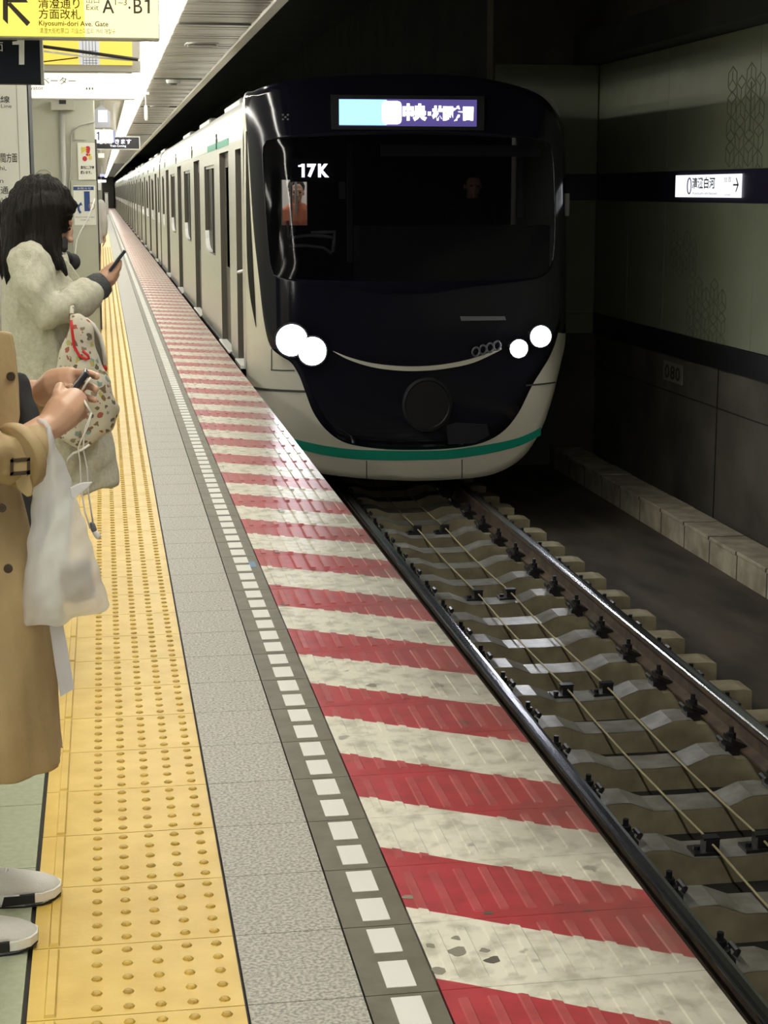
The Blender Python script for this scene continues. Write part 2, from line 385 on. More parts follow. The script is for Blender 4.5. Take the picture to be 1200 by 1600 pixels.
def eribs(mb):
    for i in range(9):
        cx = .618 + .0565 * i
        mb.loft([[(cx - .011, .035, 0), (cx + .011, .035, 0), (cx + .011, .262, 0), (cx - .011, .262, 0)], [(cx - .0085, .038, .0035), (cx + .0085, .038, .0035), (cx + .0085, .259, .0035), (cx - .0085, .259, .0035)]])
    return mb
protoE, _ = tile_row('edge_tile', etile, M_stripe)
rb = eribs(MB()).build('anti_slip_ribs', M_rib, protoE)
for o in [c for c in floor.children if c.name.startswith('edge_tile') and c is not protoE]: copy(rb, (0, 0, 0), o)
join_far('far_edge_tiles', etile, M_stripe, yfar, YP - .3); join_far('far_anti_slip_ribs', eribs, M_rib, yfar, 60)
MB().box(1.06, 1.104, -14, YP, -.10, -.021).build('edge_nosing', M_conc, floor)
# blue sticker on the strip by the edge
p = at(394, 882, 1); pz = CAM + (at(394, 882, 1) - CAM) * (CH / (CH - at(394, 882, 1)[2]))
MB().box(pz[0] - .012, pz[0] + .014, pz[1] - .05, pz[1] + .05, -.001, .0008).build('blue_sticker', mat('sticker_blue', (.10, .22, .36), .5), floor)
def on_floor(x, y): d = at(x, y, 1) - CAM; return CAM + d * (CH / -d[2])
M_spot = mat('trodden_gum', (.085, .075, .055), .6); M_spot2 = mat('faded_gum', (.22, .205, .155), .6)
for x, y, r, mt_ in ((716, 1487, .022, M_spot2), (771, 1500, .017, M_spot), (757, 1485, .010, M_spot2), (715, 1466, .011, M_spot2), (674, 1478, .012, M_spot2), (686, 1517, .016, M_spot2), (638, 1402, .014, M_spot2), (762, 1427, .010, M_spot), (582, 1071, .018, M_spot2), (958, 1547, .007, M_spot)):
    c_ = on_floor(x, y); mb = MB(); mb.prism([(c_[0] + r * (1 + .25 * math.sin(3 * q + x)) * math.cos(q), c_[1] + .8 * r * (1 + .3 * math.cos(2 * q + y)) * math.sin(q), .0003) for q in np.linspace(0, 6.283, 14, endpoint=False)], (0, 0, .0008)); mb.build('floor_stain', mt_, floor)
# pale green floor tiles behind the yellow line
gt = MB().box(0, .397, 0, .397, -.012, 0).build('floor_tile', M_gtile, floor)
first = True
for i in range(3):
    for j in range(40):
        loc = (-.186 - .4 * (i + 1) + .001, 1.02 + .4 * j - .2 + .003, 0)
        if first: gt.location = loc; first = False
        else: copy(gt, loc, floor)
mb = MB().box(-4.2, -1.386, -14, YP, -.012, -.001).box(-1.385, -.187, 16.83, YP, -.012, -.001).box(-4.2, .2, -14, .81, -.012, -.001)
mb.build('plain_flooring', M_gtile, floor)

# ================================================================== SETTING: tunnel, walls, ceiling
YB = 18.03
tb = MB().box(1.0, 5.6, -14, YP + 60, -1.75, -1.5).build('floor_trackbed', M_bed); tag(tb, kind='structure')
tb2 = MB().box(3.53, 4.74, -14, YB, -1.52, -1.45).build('side_slab', M_bed, tb)
MB().box(1.10, 3.53, -14, YB, -1.52, -1.408).build('shade_infill', M_bedshade, tb)  # near-black slab stands in for the shade between the sleepers
wr = MB().box(5.31, 5.6, -14, YB, -1.55, 4.3).build('wall_right', M_lowwall); tag(wr, kind='structure')
def wall_panels(rows):
    for z0, z1, ys in rows:
        for a, b in zip(ys[:-1], ys[1:]):
            MB().box(5.285, 5.312, a + .004, b - .004, z0, z1).build('wall_panel', M_panel, wr, bevel=.003, seg=1)
ylow = [13.44 - 1.13 * k for k in range(12, 0, -1)] + [13.44, 15.72, 16.87, YB]
yup = [13.44 - 2.27 * k for k in range(6, 0, -1)] + [13.44, 15.72, YB]
wall_panels([(.16, 1.37, ylow), (1.65, 2.785, yup)])
MB().box(5.275, 5.312, -14, YB, -.06, .155).build('dark_base_band', M_black, wr)
MB().box(5.28, 5.312, -14, YB, 1.372, 1.648).build('navy_sign_band', M_navy, wr)
MB().box(5.30, 5.318, -14, YB, -.415, -.408).box(5.30, 5.318, 14.2, 14.207, -1.4, -.06).box(5.30, 5.318, 12.4, 12.407, -1.4, -.06).build('wall_crack_joint', M_joint, wr)
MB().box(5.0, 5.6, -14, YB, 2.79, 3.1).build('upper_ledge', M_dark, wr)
# wall that steps in beside the train, facing the viewer
wb = MB().box(4.12, 5.6, YB, YB + .3, -1.55, 4.3).build('wall_return', M_lowwall); tag(wb, kind='structure')
for z0, z1 in ((-.06, .155), (.16, 1.37), (1.65, 2.785)):
    MB().box(4.14, 5.27, YB - .025, YB + .002, z0, z1).build('wall_panel', M_panel, wb, bevel=.003, seg=1)
MB().box(4.14, 5.28, YB - .03, YB + .002, 1.372, 1.648).build('navy_sign_band', M_navy, wb)
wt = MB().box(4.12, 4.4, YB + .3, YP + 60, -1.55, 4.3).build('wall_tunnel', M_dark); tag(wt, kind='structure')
# line art of triangles and hexagons etched in the panels
def line_art(cy, cz, nx, ny, s, parent, name='etched_pattern'):
    mb = MB(); h = s * math.sqrt(3) / 2; T = .006
    def seg(a, b):
        a = np.array([5.283, *a]); b = np.array([5.283, *b]); d = b - a; d /= np.linalg.norm(d); n = np.cross(d, [1, 0, 0]) * T / 2
        mb.prism([a - n, a + n, b + n, b - n], (-.0025, 0, 0))
    for i in range(nx):
        for j in range(ny):
            c = np.array([cy + (i - nx / 2) * s * 1.06, cz + (j - ny / 2) * h * 1.18 + (i % 2) * h * .5])
            P = [c + s * .56 * np.array([math.cos(q), math.sin(q)]) for q in np.linspace(0, 2 * math.pi, 6, endpoint=False) + math.pi / 6]
            for k in range(6):
                seg(P[k], P[(k + 1) % 6])
                if (k + i + j) % 2: seg(P[k], c)
    return mb.build(name, M_wallink, parent)
line_art(14.62, .43, 5, 3, .19, wr); line_art(15.25, .95, 4, 2, .17, wr); line_art(13.85, 2.1, 4, 4, .2, wr)
ln = MB().box(5.279, 5.288, 13.62, 13.64, 1.95, 2.35).build('etched_line', M_wallink, wr)
# ceilings
ce = MB().box(-4.2, 1.06, -14, YP, 2.66, 2.75).build('ceiling', M_ceil2); tag(ce, kind='structure')
def slats(mb):
    y = 3.0
    while y < 75:
        mb.box(.56, 1.08, y, y + .125, 2.622 + .003 * math.sin(y * 7.3), 2.65); y += .15
    return mb
o = slats(MB()).build('ceiling_slats', M_ceil, ce); o['kind'] = 'stuff'
MB().box(.56, 1.08, -14, YP, 2.645, 2.662).build('slat_backing', M_gap, ce)
MB().box(1.08, 1.15, -14, YP, 2.60, 2.70).build('edge_trim', M_ceil2, ce)
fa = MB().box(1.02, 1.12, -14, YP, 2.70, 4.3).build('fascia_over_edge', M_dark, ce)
for yv in range(6, 40, 6):
    MB().box(.575, 1.075, yv + .33, yv + .335, 2.612, 2.625).build('panel_joint', M_gap, ce)
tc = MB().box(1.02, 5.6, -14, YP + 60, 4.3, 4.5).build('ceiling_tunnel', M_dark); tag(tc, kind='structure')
wl = MB().box(-4.4, -4.2, -14, YP, -.02, 2.75).build('wall_left_bounce', M_pillar); tag(wl, kind='structure')  # unseen wall added to bounce light across the platform
we = MB().box(-4.2, 1.06, YP - .2, YP, -.02, 2.66).build('wall_end', mat('end_wall', (.05, .05, .045), .7)); tag(we, kind='structure')
wk = MB().box(-4.2, 5.6, -14.2, -14, -1.55, 4.5).build('wall_back', M_dark); tag(wk, kind='structure')

# ================================================================== TRACK
RZ = -1.10
def rail(name, xc, label):
    e = empty(name, (xc, 6, RZ - .153))
    prof = [(-.0635, -.153), (.0635, -.153), (.0635, -.142), (.012, -.125), (.009, -.06), (.012, -.048), (.0325, -.036), (.0325, -.012), (-.0325, -.012), (-.0325, -.036), (-.012, -.048), (-.009, -.06), (-.012, -.125), (-.0635, -.142)]
    mb = MB(); mb.loft([[(xc + a, y, RZ + z) for a, z in prof] for y in (-13.5, YP + 50)]); mb.build('web_and_foot', M_rail, e)
    hd = [(-.0325, -.0125), (.0325, -.0125), (.0325, -.008), (.027, -.002), (.012, 0), (-.012, 0), (-.027, -.002), (-.0325, -.008)]
    mb = MB(); mb.loft([[(xc + a, y, RZ + z) for a, z in hd] for y in (-13.5, YP + 50)]); mb.build('rail_head', M_railtop, e, smooth=False)
    adopt(e); tag(e, label, 'rail', 'track rails'); return e
XL, XR, XC = 2.015, 3.10, 2.565
rail('steel_rail', XL, 'polished steel rail running close beside the platform edge')
rail('steel_rail', XR, 'rusty-sided steel rail farther from the platform, on the wall side')
tops = [(1.61, -1.29), (1.66, -1.275), (2.13, -1.275), (2.16, -1.255), (2.20, -1.25), (2.28, -1.252), (2.39, -1.296), (2.58, -1.30), (2.75, -1.296), (2.86, -1.252), (2.94, -1.25), (2.975, -1.255), (3.0, -1.275), (3.47, -1.275), (3.52, -1.285)]
def sleeper_body(mb):
    W0, W1 = .118, .10
    r0 = [(x, -W0, -1.52) for x, z in tops]; 
    a = [(x, -W1, z) for x, z in tops]; b = [(x, W1, z) for x, z in tops]; c = [(x, W0, -1.52) for x, z in tops]
    mb.loft([r0, a], closed=False); mb.loft([b, c], closed=False)
    n = len(tops); mb.add([r0[0], a[0], b[0], c[0]], [(0, 1, 2, 3)]); mb.add([r0[-1], a[-1], b[-1], c[-1]], [(3, 2, 1, 0)])
    mb.add(a + b, [(i, i + 1, n + i + 1, n + i) for i in range(n - 1)])
    return mb
def sleeper_top(mb):
    T = [t for t in tops if 2.15 < t[0] < 2.99]
    return mb.loft([[(x, y, z + .003) for x, z in T] for y in (-.098, .098)], closed=False)
def fastener(mb, x, s):
    # clip, spring and bolt beside a rail foot; s = side of the rail
    mb.box(min(x, x + s * .075), max(x, x + s * .075), -.045, .045, -1.275, -1.225)
    mb.prism([(x - s * .035, -.05, -1.245), (x - s * .035, .05, -1.245), (x + s * .05, .055, -1.205), (x + s * .05, -.055, -1.205)], (0, 0, .022))
    mb.cyl((x + s * .030, 0, -1.185), (0, 0, 1), .024, .035, 6); mb.cyl((x + s * .030, 0, -1.155), (0, 0, 1), .013, .035, 8)
    mb.tube([(x + s * .075, -.035, -1.215), (x + s * .085, -.035, -1.20), (x + s * .085, .035, -1.20), (x + s * .075, .035, -1.215)], .012, 6)
    return mb
ords = ['first', 'second', 'third', 'fourth', 'fifth', 'sixth', 'seventh', 'eighth', 'ninth', 'tenth', 'eleventh', 'twelfth', 'thirteenth', 'fourteenth', 'fifteenth', 'sixteenth', 'seventeenth', 'eighteenth', 'nineteenth', 'twentieth']
me_b = me_t = me_f = None
base_y = 7.68 - .565 * 4
for k in range(-2, 20):
    e = empty('concrete_sleeper', (0, base_y + .565 * k, 0))
    if me_b is None:
        ob = sleeper_body(MB()).build('sleeper_block', M_sleeper, e); ot = sleeper_top(MB()).build('worn_top', M_sleepertop, e); me_b, me_t = ob, ot
        me_f = [fastener(MB(), x, s).build('rail_fastener', M_blackpl, e) for x, s in ((XL + .065, 1), (XL - .065, -1), (XR - .065, -1), (XR + .065, 1))]
    else:
        for q in [me_b, me_t] + me_f: copy(q, (0, 0, 0), e)
    if k < 0: lab = 'wavy concrete sleeper out of sight below the near platform edge'
    else: lab = 'wavy concrete sleeper, %s from the bottom right corner towards the train' % ords[k]
    tag(e, lab, 'sleeper', 'concrete sleepers between the rails')
# low concrete ribs between the sleepers are hidden; two cables held by clamps
def cable(x, label):
    e = empty('track_cable', (x, 8.8, -1.31)); mb = MB(); pts = []
    y = 2.0
    while y < 18:
        d = ((y - 8.82 + 1.15) % 2.3) / 2.3
        pts.append((x, y, -1.248 - .022 * (1 - (2 * d - 1) ** 2 if d < 1 else 0) * 0 + -.02 * math.sin(math.pi * (((y - 8.82) % 2.3) / 2.3)))); y += .23
    mb.tube(pts, .0055, 6); mb.build('cable', M_wire, e, smooth=True)
    for yc in (4.22, 6.52, 8.82, 11.12, 13.42):
        MB().box(x - .03, x + .03, yc - .035, yc + .035, -1.31, -1.232).box(x - .085, x + .03, yc - .05, yc + .05, -1.300, -1.281).box(x - .036, x + .036, yc - .025, yc + .025, -1.236, -1.226).cyl((x - .06, yc, -1.275), (0, 0, 1), .016, .02, 6).build('cable_clamp', M_blackpl, e)
    adopt(e); tag(e, label, 'cable', 'cables along the track')
cable(2.475, 'thin yellowish track cable, the one nearer the platform')
cable(2.705, 'thin yellowish track cable, the one nearer the far rail')
# cable-trough kerb by the wall
kb = empty('concrete_kerb', (4.85, 12, -1.5))
km = None
for k in range(-14, 13):
    yc = 11.44 + .6 * k
    if yc + .6 > YB: break
    if km is None:
        km = MB().box(4.70, 4.77, .009, .591, -1.52, -1.245).box(4.77, 5.0, .008, .592, -1.30, -1.232).box(4.69, 4.78, .010, .590, -1.26, -1.228).build('kerb_block', M_kerb, kb, bevel=.006, seg=1); km.location = (0, yc, 0)
        kj = MB().box(4.701, 4.99, -.010, .010, -1.51, -1.236).box(4.6885, 4.78, -.011, .011, -1.258, -1.2315).build('mortar_joint', M_mortar, kb); kj.location = (0, yc, 0)
    else:
        copy(km, (0, yc, random.uniform(-.006, .004)), kb); copy(kj, (0, yc, 0), kb)
adopt(kb); tag(kb, 'low pale concrete kerb of jointed blocks along the track by the wall', 'kerb')
# number plate on the lower wall
e = empty('distance_plate', (5.3, 15.4, -.3)); 
MB().box(5.30, 5.309, 15.14, 15.68, -.315, -.13).build('plate', mat('plate_grey', (.22, .21, .18), .6), e)
text_fit('0', 15.63, 15.50, -.29, -.16, lambda u, v: (5.298, u, v), M_ink, e, .015); text_fit('8', 15.47, 15.34, -.29, -.16, lambda u, v: (5.298, u, v), M_ink, e, .02); text_fit('0', 15.32, 15.19, -.29, -.16, lambda u, v: (5.298, u, v), M_ink, e, .015)
adopt(e); tag(e, 'small grey plate with three round numerals on the dark lower wall', 'plate')
# lit station sign in the navy band
e = empty('station_name_sign', (5.27, 14.57, 1.42)); fr = lambda u, v: (5.2625, u, v)
MB().box(5.265, 5.29, 13.745, 15.39, 1.415, 1.612).build('lit_panel', emit('sign_white_lit', (.93, .95, 1.0), 1.25), e)
text_fit('清澄白河', 14.93, 14.34, 1.49, 1.59, fr, M_text, e, .02)
text_fit('Kiyosumi-shirakawa', 14.90, 14.28, 1.432, 1.462, fr, mat('sign_purple', (.16, .12, .35), .6), e)
text_fit('住吉', 14.12, 13.95, 1.545, 1.59, fr, M_text, e); text_fit('Sumiyoshi', 14.10, 13.96, 1.425, 1.45, fr, MATS['sign_purple'], e)
mb = MB(); mb.tube([fr(15.0 + .05 * math.cos(q), 1.515 + .07 * math.sin(q)) for q in np.linspace(.3, 2 * math.pi - .3 + .6, 24)], .006, 5); mb.build('line_emblem', MATS['sign_purple'], e)
mb = MB(); mb.prism([(5.2635, 13.90, 1.528), (5.2635, 13.80, 1.528), (5.2635, 13.80, 1.514), (5.2635, 13.90, 1.514)], (-.002, 0, 0))
for sgn in (1, -1): mb.prism([(5.2635, 13.775, 1.521), (5.2635, 13.83, 1.521 + sgn * .06), (5.2635, 13.842, 1.521 + sgn * .055), (5.2635, 13.797, 1.521)], (-.002, 0, 0))
mb.build('arrow', M_ink, e)
adopt(e); tag(e, 'lit white station name sign with an arrow in the navy wall band', 'sign')

# ================================================================== CEILING LIGHTS AND FITTINGS
def tube_light(x, ya, yb, label, group, wd=.055):
    e = empty('fluorescent_light', (x, (ya + yb) / 2, 2.66))
    MB().box(x - wd, x + wd, ya + .03, yb - .03, 2.585, 2.625).build('lit_diffuser', M_lamp, e, bevel=.008, seg=2)
    MB().box(x - wd - .03, x + wd + .03, ya + .01, yb - .01, 2.622, 2.659).build('housing', M_white, e)
    MB().box(x + wd + .035, x + wd + .085, ya + .01, yb - .01, 2.624, 2.660).build('side_reflector', M_white, e)
    adopt(e); tag(e, label, 'light', group)
k = 0
for ya in np.arange(-13.8, 148, 6.0):
    yb = min(ya + 6, YP - .5)
    if yb < 9: lab = 'fluorescent ceiling light overhead, out of the picture above the signs'
    else: lab = 'white fluorescent ceiling light, %s length along the row from the yellow sign' % (ords[k] if k < 20 else 'far'); k += 1
    tube_light(.425, ya, yb, lab, 'fluorescent row over the platform edge')
for ya in np.arange(-13.8, 60, 6.0):  # second row, never in view, added for general fill
    tube_light(-2.6, ya, ya + 6, 'added fluorescent fill light over the far half of the platform, out of the picture', 'added fill row over the middle of the platform')
for i, (yv, lab) in enumerate(((14.1, 'dark oval slotted ceiling vent nearest the yellow sign'), (24.3, 'dark slotted ceiling vent farther along, near the hanging white fitting'))):
    e = empty('ceiling_vent', (.83, yv, 2.62)); 
    for nm, sx, sy, z, mt_ in (('vent_rim', .135, .22, 2.616, M_grey), ('vent_slot', .115, .17, 2.612, M_black)):
        mb = MB(); mb.loft([[(.83 + sx * math.copysign(abs(math.cos(q)) ** .5, math.cos(q)), yv + sy * math.copysign(abs(math.sin(q)) ** .5, math.sin(q)), zz) for q in np.linspace(0, 2 * math.pi, 24, endpoint=False)] for zz in (z, 2.63)]); mb.build(nm, mt_, e)
    MB().box(.83 - .11, .83 + .11, yv - .05, yv + .05, 2.606, 2.625).build('vent_louvre', M_grey, e)
    adopt(e); tag(e, lab, 'vent')
e = empty('smoke_detector', (.79, 18.6, 2.62)); MB().cyl((.79, 18.6, 2.61), (0, 0, 1), .07, .04, 16, r2=.08).build('base', M_grey, e); MB().cyl((.79, 18.6, 2.585), (0, 0, 1), .03, .03, 12, r2=.05).build('sensor', M_gap, e)
adopt(e); tag(e, 'small round smoke detector on the slatted ceiling between the two vents', 'detector')
a = at(228, 165, 21.0); b = at(228, 190, 21.0)
e = empty('hanging_fitting', (a[0], 21, 2.62)); MB().cap([(a[0], 21, b[2] + .03), (a[0], 21, a[2] - .02)], .022, 12).build('capsule', M_white, e, smooth=True); MB().cyl((a[0], 21, (a[2] + 2.63) / 2), (0, 0, 1), .008, max(.05, 2.64 - a[2] + .04), 8).build('stem', M_grey, e)
MB().box(a[0] - .04, a[0] + .04, 20.95, 21.05, 2.60, 2.625).build('ceiling_plate', M_white, e)
adopt(e); tag(e, 'white capsule fitting hanging from the ceiling beside the lights', 'fitting')

# ================================================================== SIGNS
M_sy = emit('sign_yellow', (1.0, .86, .13), 1.15); M_sglare = emit('sign_yellow_glare', (1.0, .95, .50), 1.2); M_sw = emit('sign_white', (1.0, .98, .84), 1.12)
M_brown = mat('sign_brown', (.10, .055, .004), .8, spec=.1); M_faint = mat('sign_faint', (.13, .10, .01), .8, spec=.05)
def zx(x, y, Y): p = at(x, y, Y); return p[0], p[2]
# 1 exit sign
Y1 = 6.5; e = empty('exit_sign', (-.3, Y1 + .05, 2.66))
x0 = -.95; x1, zb = zx(250, 62, Y1); zt = zb + .36
MB().box(x0, x1, Y1 + .002, Y1 + .10, zb, zt).build('housing', M_grey, e)
xm = zx(131, 0, Y1)[0]; zp = zx(0, 56, Y1)[1]
MB().box(x0 + .01, xm, Y1 - .004, Y1 + .003, zp, zt - .015).build('yellow_face', M_sy, e)
MB().box(xm, x1 - .004, Y1 - .004, Y1 + .003, zp, zt - .015).build('glare_face', M_sglare, e)  # paler panel paints in the glare over the sign's right end
MB().box(-.6, -.56, Y1 + .04, Y1 + .07, zt, 2.67).box(.05, .09, Y1 + .04, Y1 + .07, zt, 2.67).build('hanger', M_grey, e)
YT = Y1 - .006
def P3(x, y, Y): q = at(x, y, Y); return (q[0], Y, q[2])
mb = MB(); mb.prism([P3(x, y, YT) for x, y in ((4.5, -9), (12.5, -9), (12.5, 38), (4.5, 30))], (0, -.001, 0))
mb.prism([P3(x, y, YT) for x, y in ((4.5, -9), (36, -9), (44, 4), (12, 4))], (0, -.001, 0)); mb.prism([P3(x, y, YT) for x, y in ((9, 5), (17, 4), (47.5, 35), (42, 41))], (0, -.001, 0))
mb.build('arrow', M_ink, e)
pxtext('清澄通り', 60, 124, -4, 13, YT, M_brown, e, .01); pxtext('方面改札', 60.5, 126, 14.5, 29.5, YT, M_brown, e, .01)
pxtext('Kiyosumi-dori Ave. Gate', 61, 169, 33.5, 42.5, YT, M_brown, e, .012); pxtext('清澄大街检票口  기요스미도리 거리 개찰구', 62, 180, 45, 52, YT, M_faint, e)
pxtext('出口', 135, 155, -5, 5, YT, M_faint, e); pxtext('Exit', 135, 154, 7.5, 15.5, YT, M_faint, e)
pxtext('A', 160, 178, -1, 20.5, YT, M_ink, e, .01); pxtext('1~3', 180, 198, -1, 8, YT, M_brown, e); pxtext('·', 200.5, 204, 10, 14, YT, M_ink, e, .02); pxtext('B', 209, 222, -2, 21, YT, M_ink, e, .005); one(226, 234, -2, 21, YT, M_ink, e)
adopt(e); tag(e, 'large lit yellow exit sign with black arrow hanging at the top left', 'sign')
# 2 black platform number sign
Y2 = 6.75; e = empty('platform_number_sign', (-.5, Y2, 2.66)); x1, zt = zx(64, 55, Y2); _, zb = zx(64, 131, Y2)
MB().box(-1.0, x1, Y2, Y2 + .09, zb, zt).build('board', mat('board_navy', (.010, .012, .020), .6, spec=.15), e, bevel=.004, seg=1)
MB().box(x1 - .006, x1 + .004, Y2 - .002, Y2 + .09, zb, zt).build('edge_strip', M_grey, e); MB().box(-.7, -.67, Y2 + .03, Y2 + .06, zt - .01, 2.67).build('hanger', M_grey, e)
one(19.5, 38, 61, 101, Y2 - .003, M_white, e); pxtext('面', -12, 4.5, 66, 80, Y2 - .003, M_white, e)
adopt(e); tag(e, 'dark navy hanging sign with a white platform number 1', 'sign')
# 3 yellow lit board with rods, behind the exit sign
Y3 = 8.6; e = empty('yellow_lit_board', (0, Y3, 2.66)); x0, zt = zx(40, 40, Y3); x1, zb = zx(220, 112, Y3)
MB().box(x0, x1, Y3 + .004, Y3 + .08, zb, zt).build('frame', M_ceil2, e)
xa, za = zx(207, 102, Y3); MB().box(x0 + .01, xa, Y3 - .004, Y3 + .006, za, zt - .01).build('yellow_face', emit('board_yellow', (1.0, .78, .12), 1.0), e)
xb, _ = zx(121, 0, Y3); xc, _ = zx(153, 0, Y3); MB().box(xb, xc, Y3 - .007, Y3 + .004, za, zt - .01).build('white_diagram', emit('board_white', (.85, .85, .85), .8), e)
mb = MB()
for i in range(5): p, _ = zx(127 + 5 * i, 0, Y3); mb.box(p - .0012, p + .0012, Y3 - .009, Y3 - .006, za, zt - .03)
for yy in (78, 86, 93, 97): _, q = zx(0, yy, Y3); mb.box(xb + .02, xc - .01, Y3 - .009, Y3 - .006, q - .001, q + .001)
mb.build('diagram_lines', M_text, e)
MB().tube([at(55, 71, Y3 - .05), at(130, 81, Y3 - .05), at(216, 93, Y3 - .05)], .008, 8).build('dark_rod', M_blackpl, e)
MB().tube([at(55, 78, Y3 - .04), at(130, 88, Y3 - .04), at(220, 95, Y3 - .04)], .005, 8).build('pale_rod', M_white, e)
MB().tube([at(55, 98, Y3 - .03), at(122, 90, Y3 - .03)], .003, 6).build('thin_rod', M_brown, e)
MB().box(0, .03, Y3 + .03, Y3 + .06, zt - .01, 2.67).build('hanger', M_grey, e)
adopt(e); tag(e, 'yellow lit board with white diagram and dark rods behind the exit sign', 'sign')
# 4 elevator sign
Y4 = 10.5; e = empty('elevator_sign', (0, Y4, 2.66)); x0, zt = zx(30, 113, Y4); x1, zb = zx(211, 156, Y4)
MB().box(x0, x1, Y4 + .003, Y4 + .09, zb, zt).build('housing', M_white, e)
MB().box(x0 + .005, x1 - .003, Y4 - .004, Y4 + .004, zb + .006, zt - .003).build('lit_face', M_sw, e)
pxtext('エレベーター', 37, 118, 121, 131, Y4 - .006, mat('sign_olive', (.07, .05, .0), .8, spec=.05), e); pxtext('Elevator', 36, 68, 134.5, 140, Y4 - .006, M_faint, e)
mb = MB()
for i in range(3): p, q = zx(135.5 + 4.5 * i, 138.5, Y4); mb.box(p - .0035, p + .0035, Y4 - .008, Y4 - .005, q - .006, q + .006)
mb.build('three_marks', M_ink, e)
MB().box(.0, .03, Y4 + .03, Y4 + .06, zt - .01, 2.67).build('hanger', M_grey, e)
adopt(e); tag(e, 'lit white elevator sign with yellow lettering under the yellow board', 'sign')
# 5 train coming display and 6 number box
Y5 = 24.3; e = empty('train_coming_display', (.3, Y5, 2.66)); x0, zt = zx(146, 213, Y5); x1, zb = zx(219, 234, Y5)
MB().box(x0, x1, Y5 + .004, Y5 + .12, zb, zt).build('frame', M_white, e)
MB().box(x0 + .012, x1 - .012, Y5 - .002, Y5 + .006, zb + .014, zt - .01).build('black_screen', M_blackpl, e)
ML = emit('led_white', (.92, .92, 1.0), 1.6); pxtext('電車がきます', 152, 205, 217, 225, Y5 - .004, ML, e, .02); pxtext('Train Coming', 172, 197, 226.3, 230.5, Y5 - .004, ML, e, .015)
MB().box(.2, .23, Y5 + .03, Y5 + .06, zt, 2.67).build('hanger', M_grey, e)
adopt(e); tag(e, 'black train coming display in white frame hanging down the platform', 'sign')
Y6 = 23.0; e = empty('platform_number_box', (.05, Y6, 2.66)); x0, zt = zx(144, 202, Y6); x1, zb = zx(175, 224, Y6)
MB().box(x0, x1, Y6 + .003, Y6 + .1, zb, zt).build('frame', M_white, e); xq, _ = zx(171, 0, Y6)
MB().box(x0 + .005, xq, Y6 - .004, Y6 + .005, zb + .01, zt - .01).build('lit_face', emit('box_white', (.95, .97, 1.0), 1.1), e); MB().box(xq, xq + .02, Y6 - .003, Y6 + .005, zb + .012, zt - .012).build('blue_edge', mat('edge_blue', (.2, .22, .5), .5), e)
one(151, 155, 206, 219, Y6 - .006, M_text, e)
MB().box(.05, .08, Y6 + .03, Y6 + .06, zt - .01, 2.67).build('hanger', M_grey, e)
adopt(e); tag(e, 'small lit white box with number 1 beside the pillar', 'sign')
Y7 = 22.0; e = empty('platform_monitor', (.05, Y7, 2.66)); x0, zt = zx(144, 164, Y7); x1, zb = zx(173, 199, Y7); x1 = max(x1, x0 + .2)
xs = (x0 + x1) / 2
MB().prism([(x0, Y7, zb), (x1, Y7, zb), (x1, Y7, zt - .08), (xs, Y7, zt), (x0, Y7, zt - .08)], (0, .22, 0)).build('casing', mat('casing_grey', (.36, .37, .42), .4), e)
xa, za = zx(153, 172, Y7); xb, zb2 = zx(168, 191, Y7); MB().box(xa, xb, Y7 - .004, Y7 + .004, zb2, za).build('bright_screen', emit('screen_white', (.9, .92, 1.0), 1.3), e)
MB().box(xs - .012, xs + .012, Y7 + .08, Y7 + .11, zt - .04, 2.67).build('hanger', M_grey, e)
adopt(e); tag(e, 'grey cased platform monitor with bright screen above the number box', 'monitor')
# far hanging signs
for px, pw, py, ph, Yv, mt_, lab in ((158, 10, 243, 7, 40, M_white, 'tiny white far sign hanging under the train coming display'), (160, 8, 274, 4, 80, emit('far_led', (.5, .5, 1), 1.2), 'tiny violet lit display far down the platform'), (158, 16, 283, 4, 88, emit('far_white', (1, 1, 1), 1.6), 'tiny bright white sign at the far platform end')):
    e = empty('far_sign', (0, Yv, 2.66)); a_, zt = zx(px - pw / 2, py - ph / 2, Yv); b_, zb = zx(px + pw / 2, py + ph / 2, Yv)
    MB().box(a_, b_, Yv, Yv + .1, zb, zt).build('board', mt_, e); MB().box((a_ + b_) / 2 - .02, (a_ + b_) / 2 + .02, Yv + .03, Yv + .07, zt - .01, 2.67).build('hanger', M_grey, e)
    adopt(e); tag(e, lab, 'sign')

# line map board on its pillar
Y8 = 10.0; e = empty('line_map_board', (-.7, Y8 + .3, 0)); x1, _ = zx(48, 250, Y8)
MB().box(-1.25, x1, Y8 + .01, Y8 + .5, 0, 2.66).build('pillar_core', M_black, e)
MB().box(-1.2, x1 - .008, Y8 - .006, Y8 + .012, .7, 2.3).build('white_face', M_paper, e); xs, _ = zx(28, 200, Y8); MB().box(xs - .002, xs + .002, Y8 - .008, Y8 - .004, .7, 2.3).build('fold_line', M_grey, e)
YT = Y8 - .008
pxtext('半蔵門線', -45, 15, 150, 160.5, YT, M_text, e, .012); pxtext('Hanzomon Line', -48, 18, 163, 168, YT, M_text, e)
pxtext('林間方面', -8, 26.5, 239, 254, YT, M_text, e, .008); pxtext('Otemachi,', -40, 9.5, 259, 267, YT, M_text, e)
pxtext('n', 0, 5, 281, 286, YT, M_text, e); pxtext('直通', -12, 13, 291, 303, YT, M_text, e, .008); pxtext('Tokyu Line', -27, 28, 307, 315, YT, M_text, e)
adopt(e); tag(e, 'white line map board with black text behind the woman with long hair', 'board')

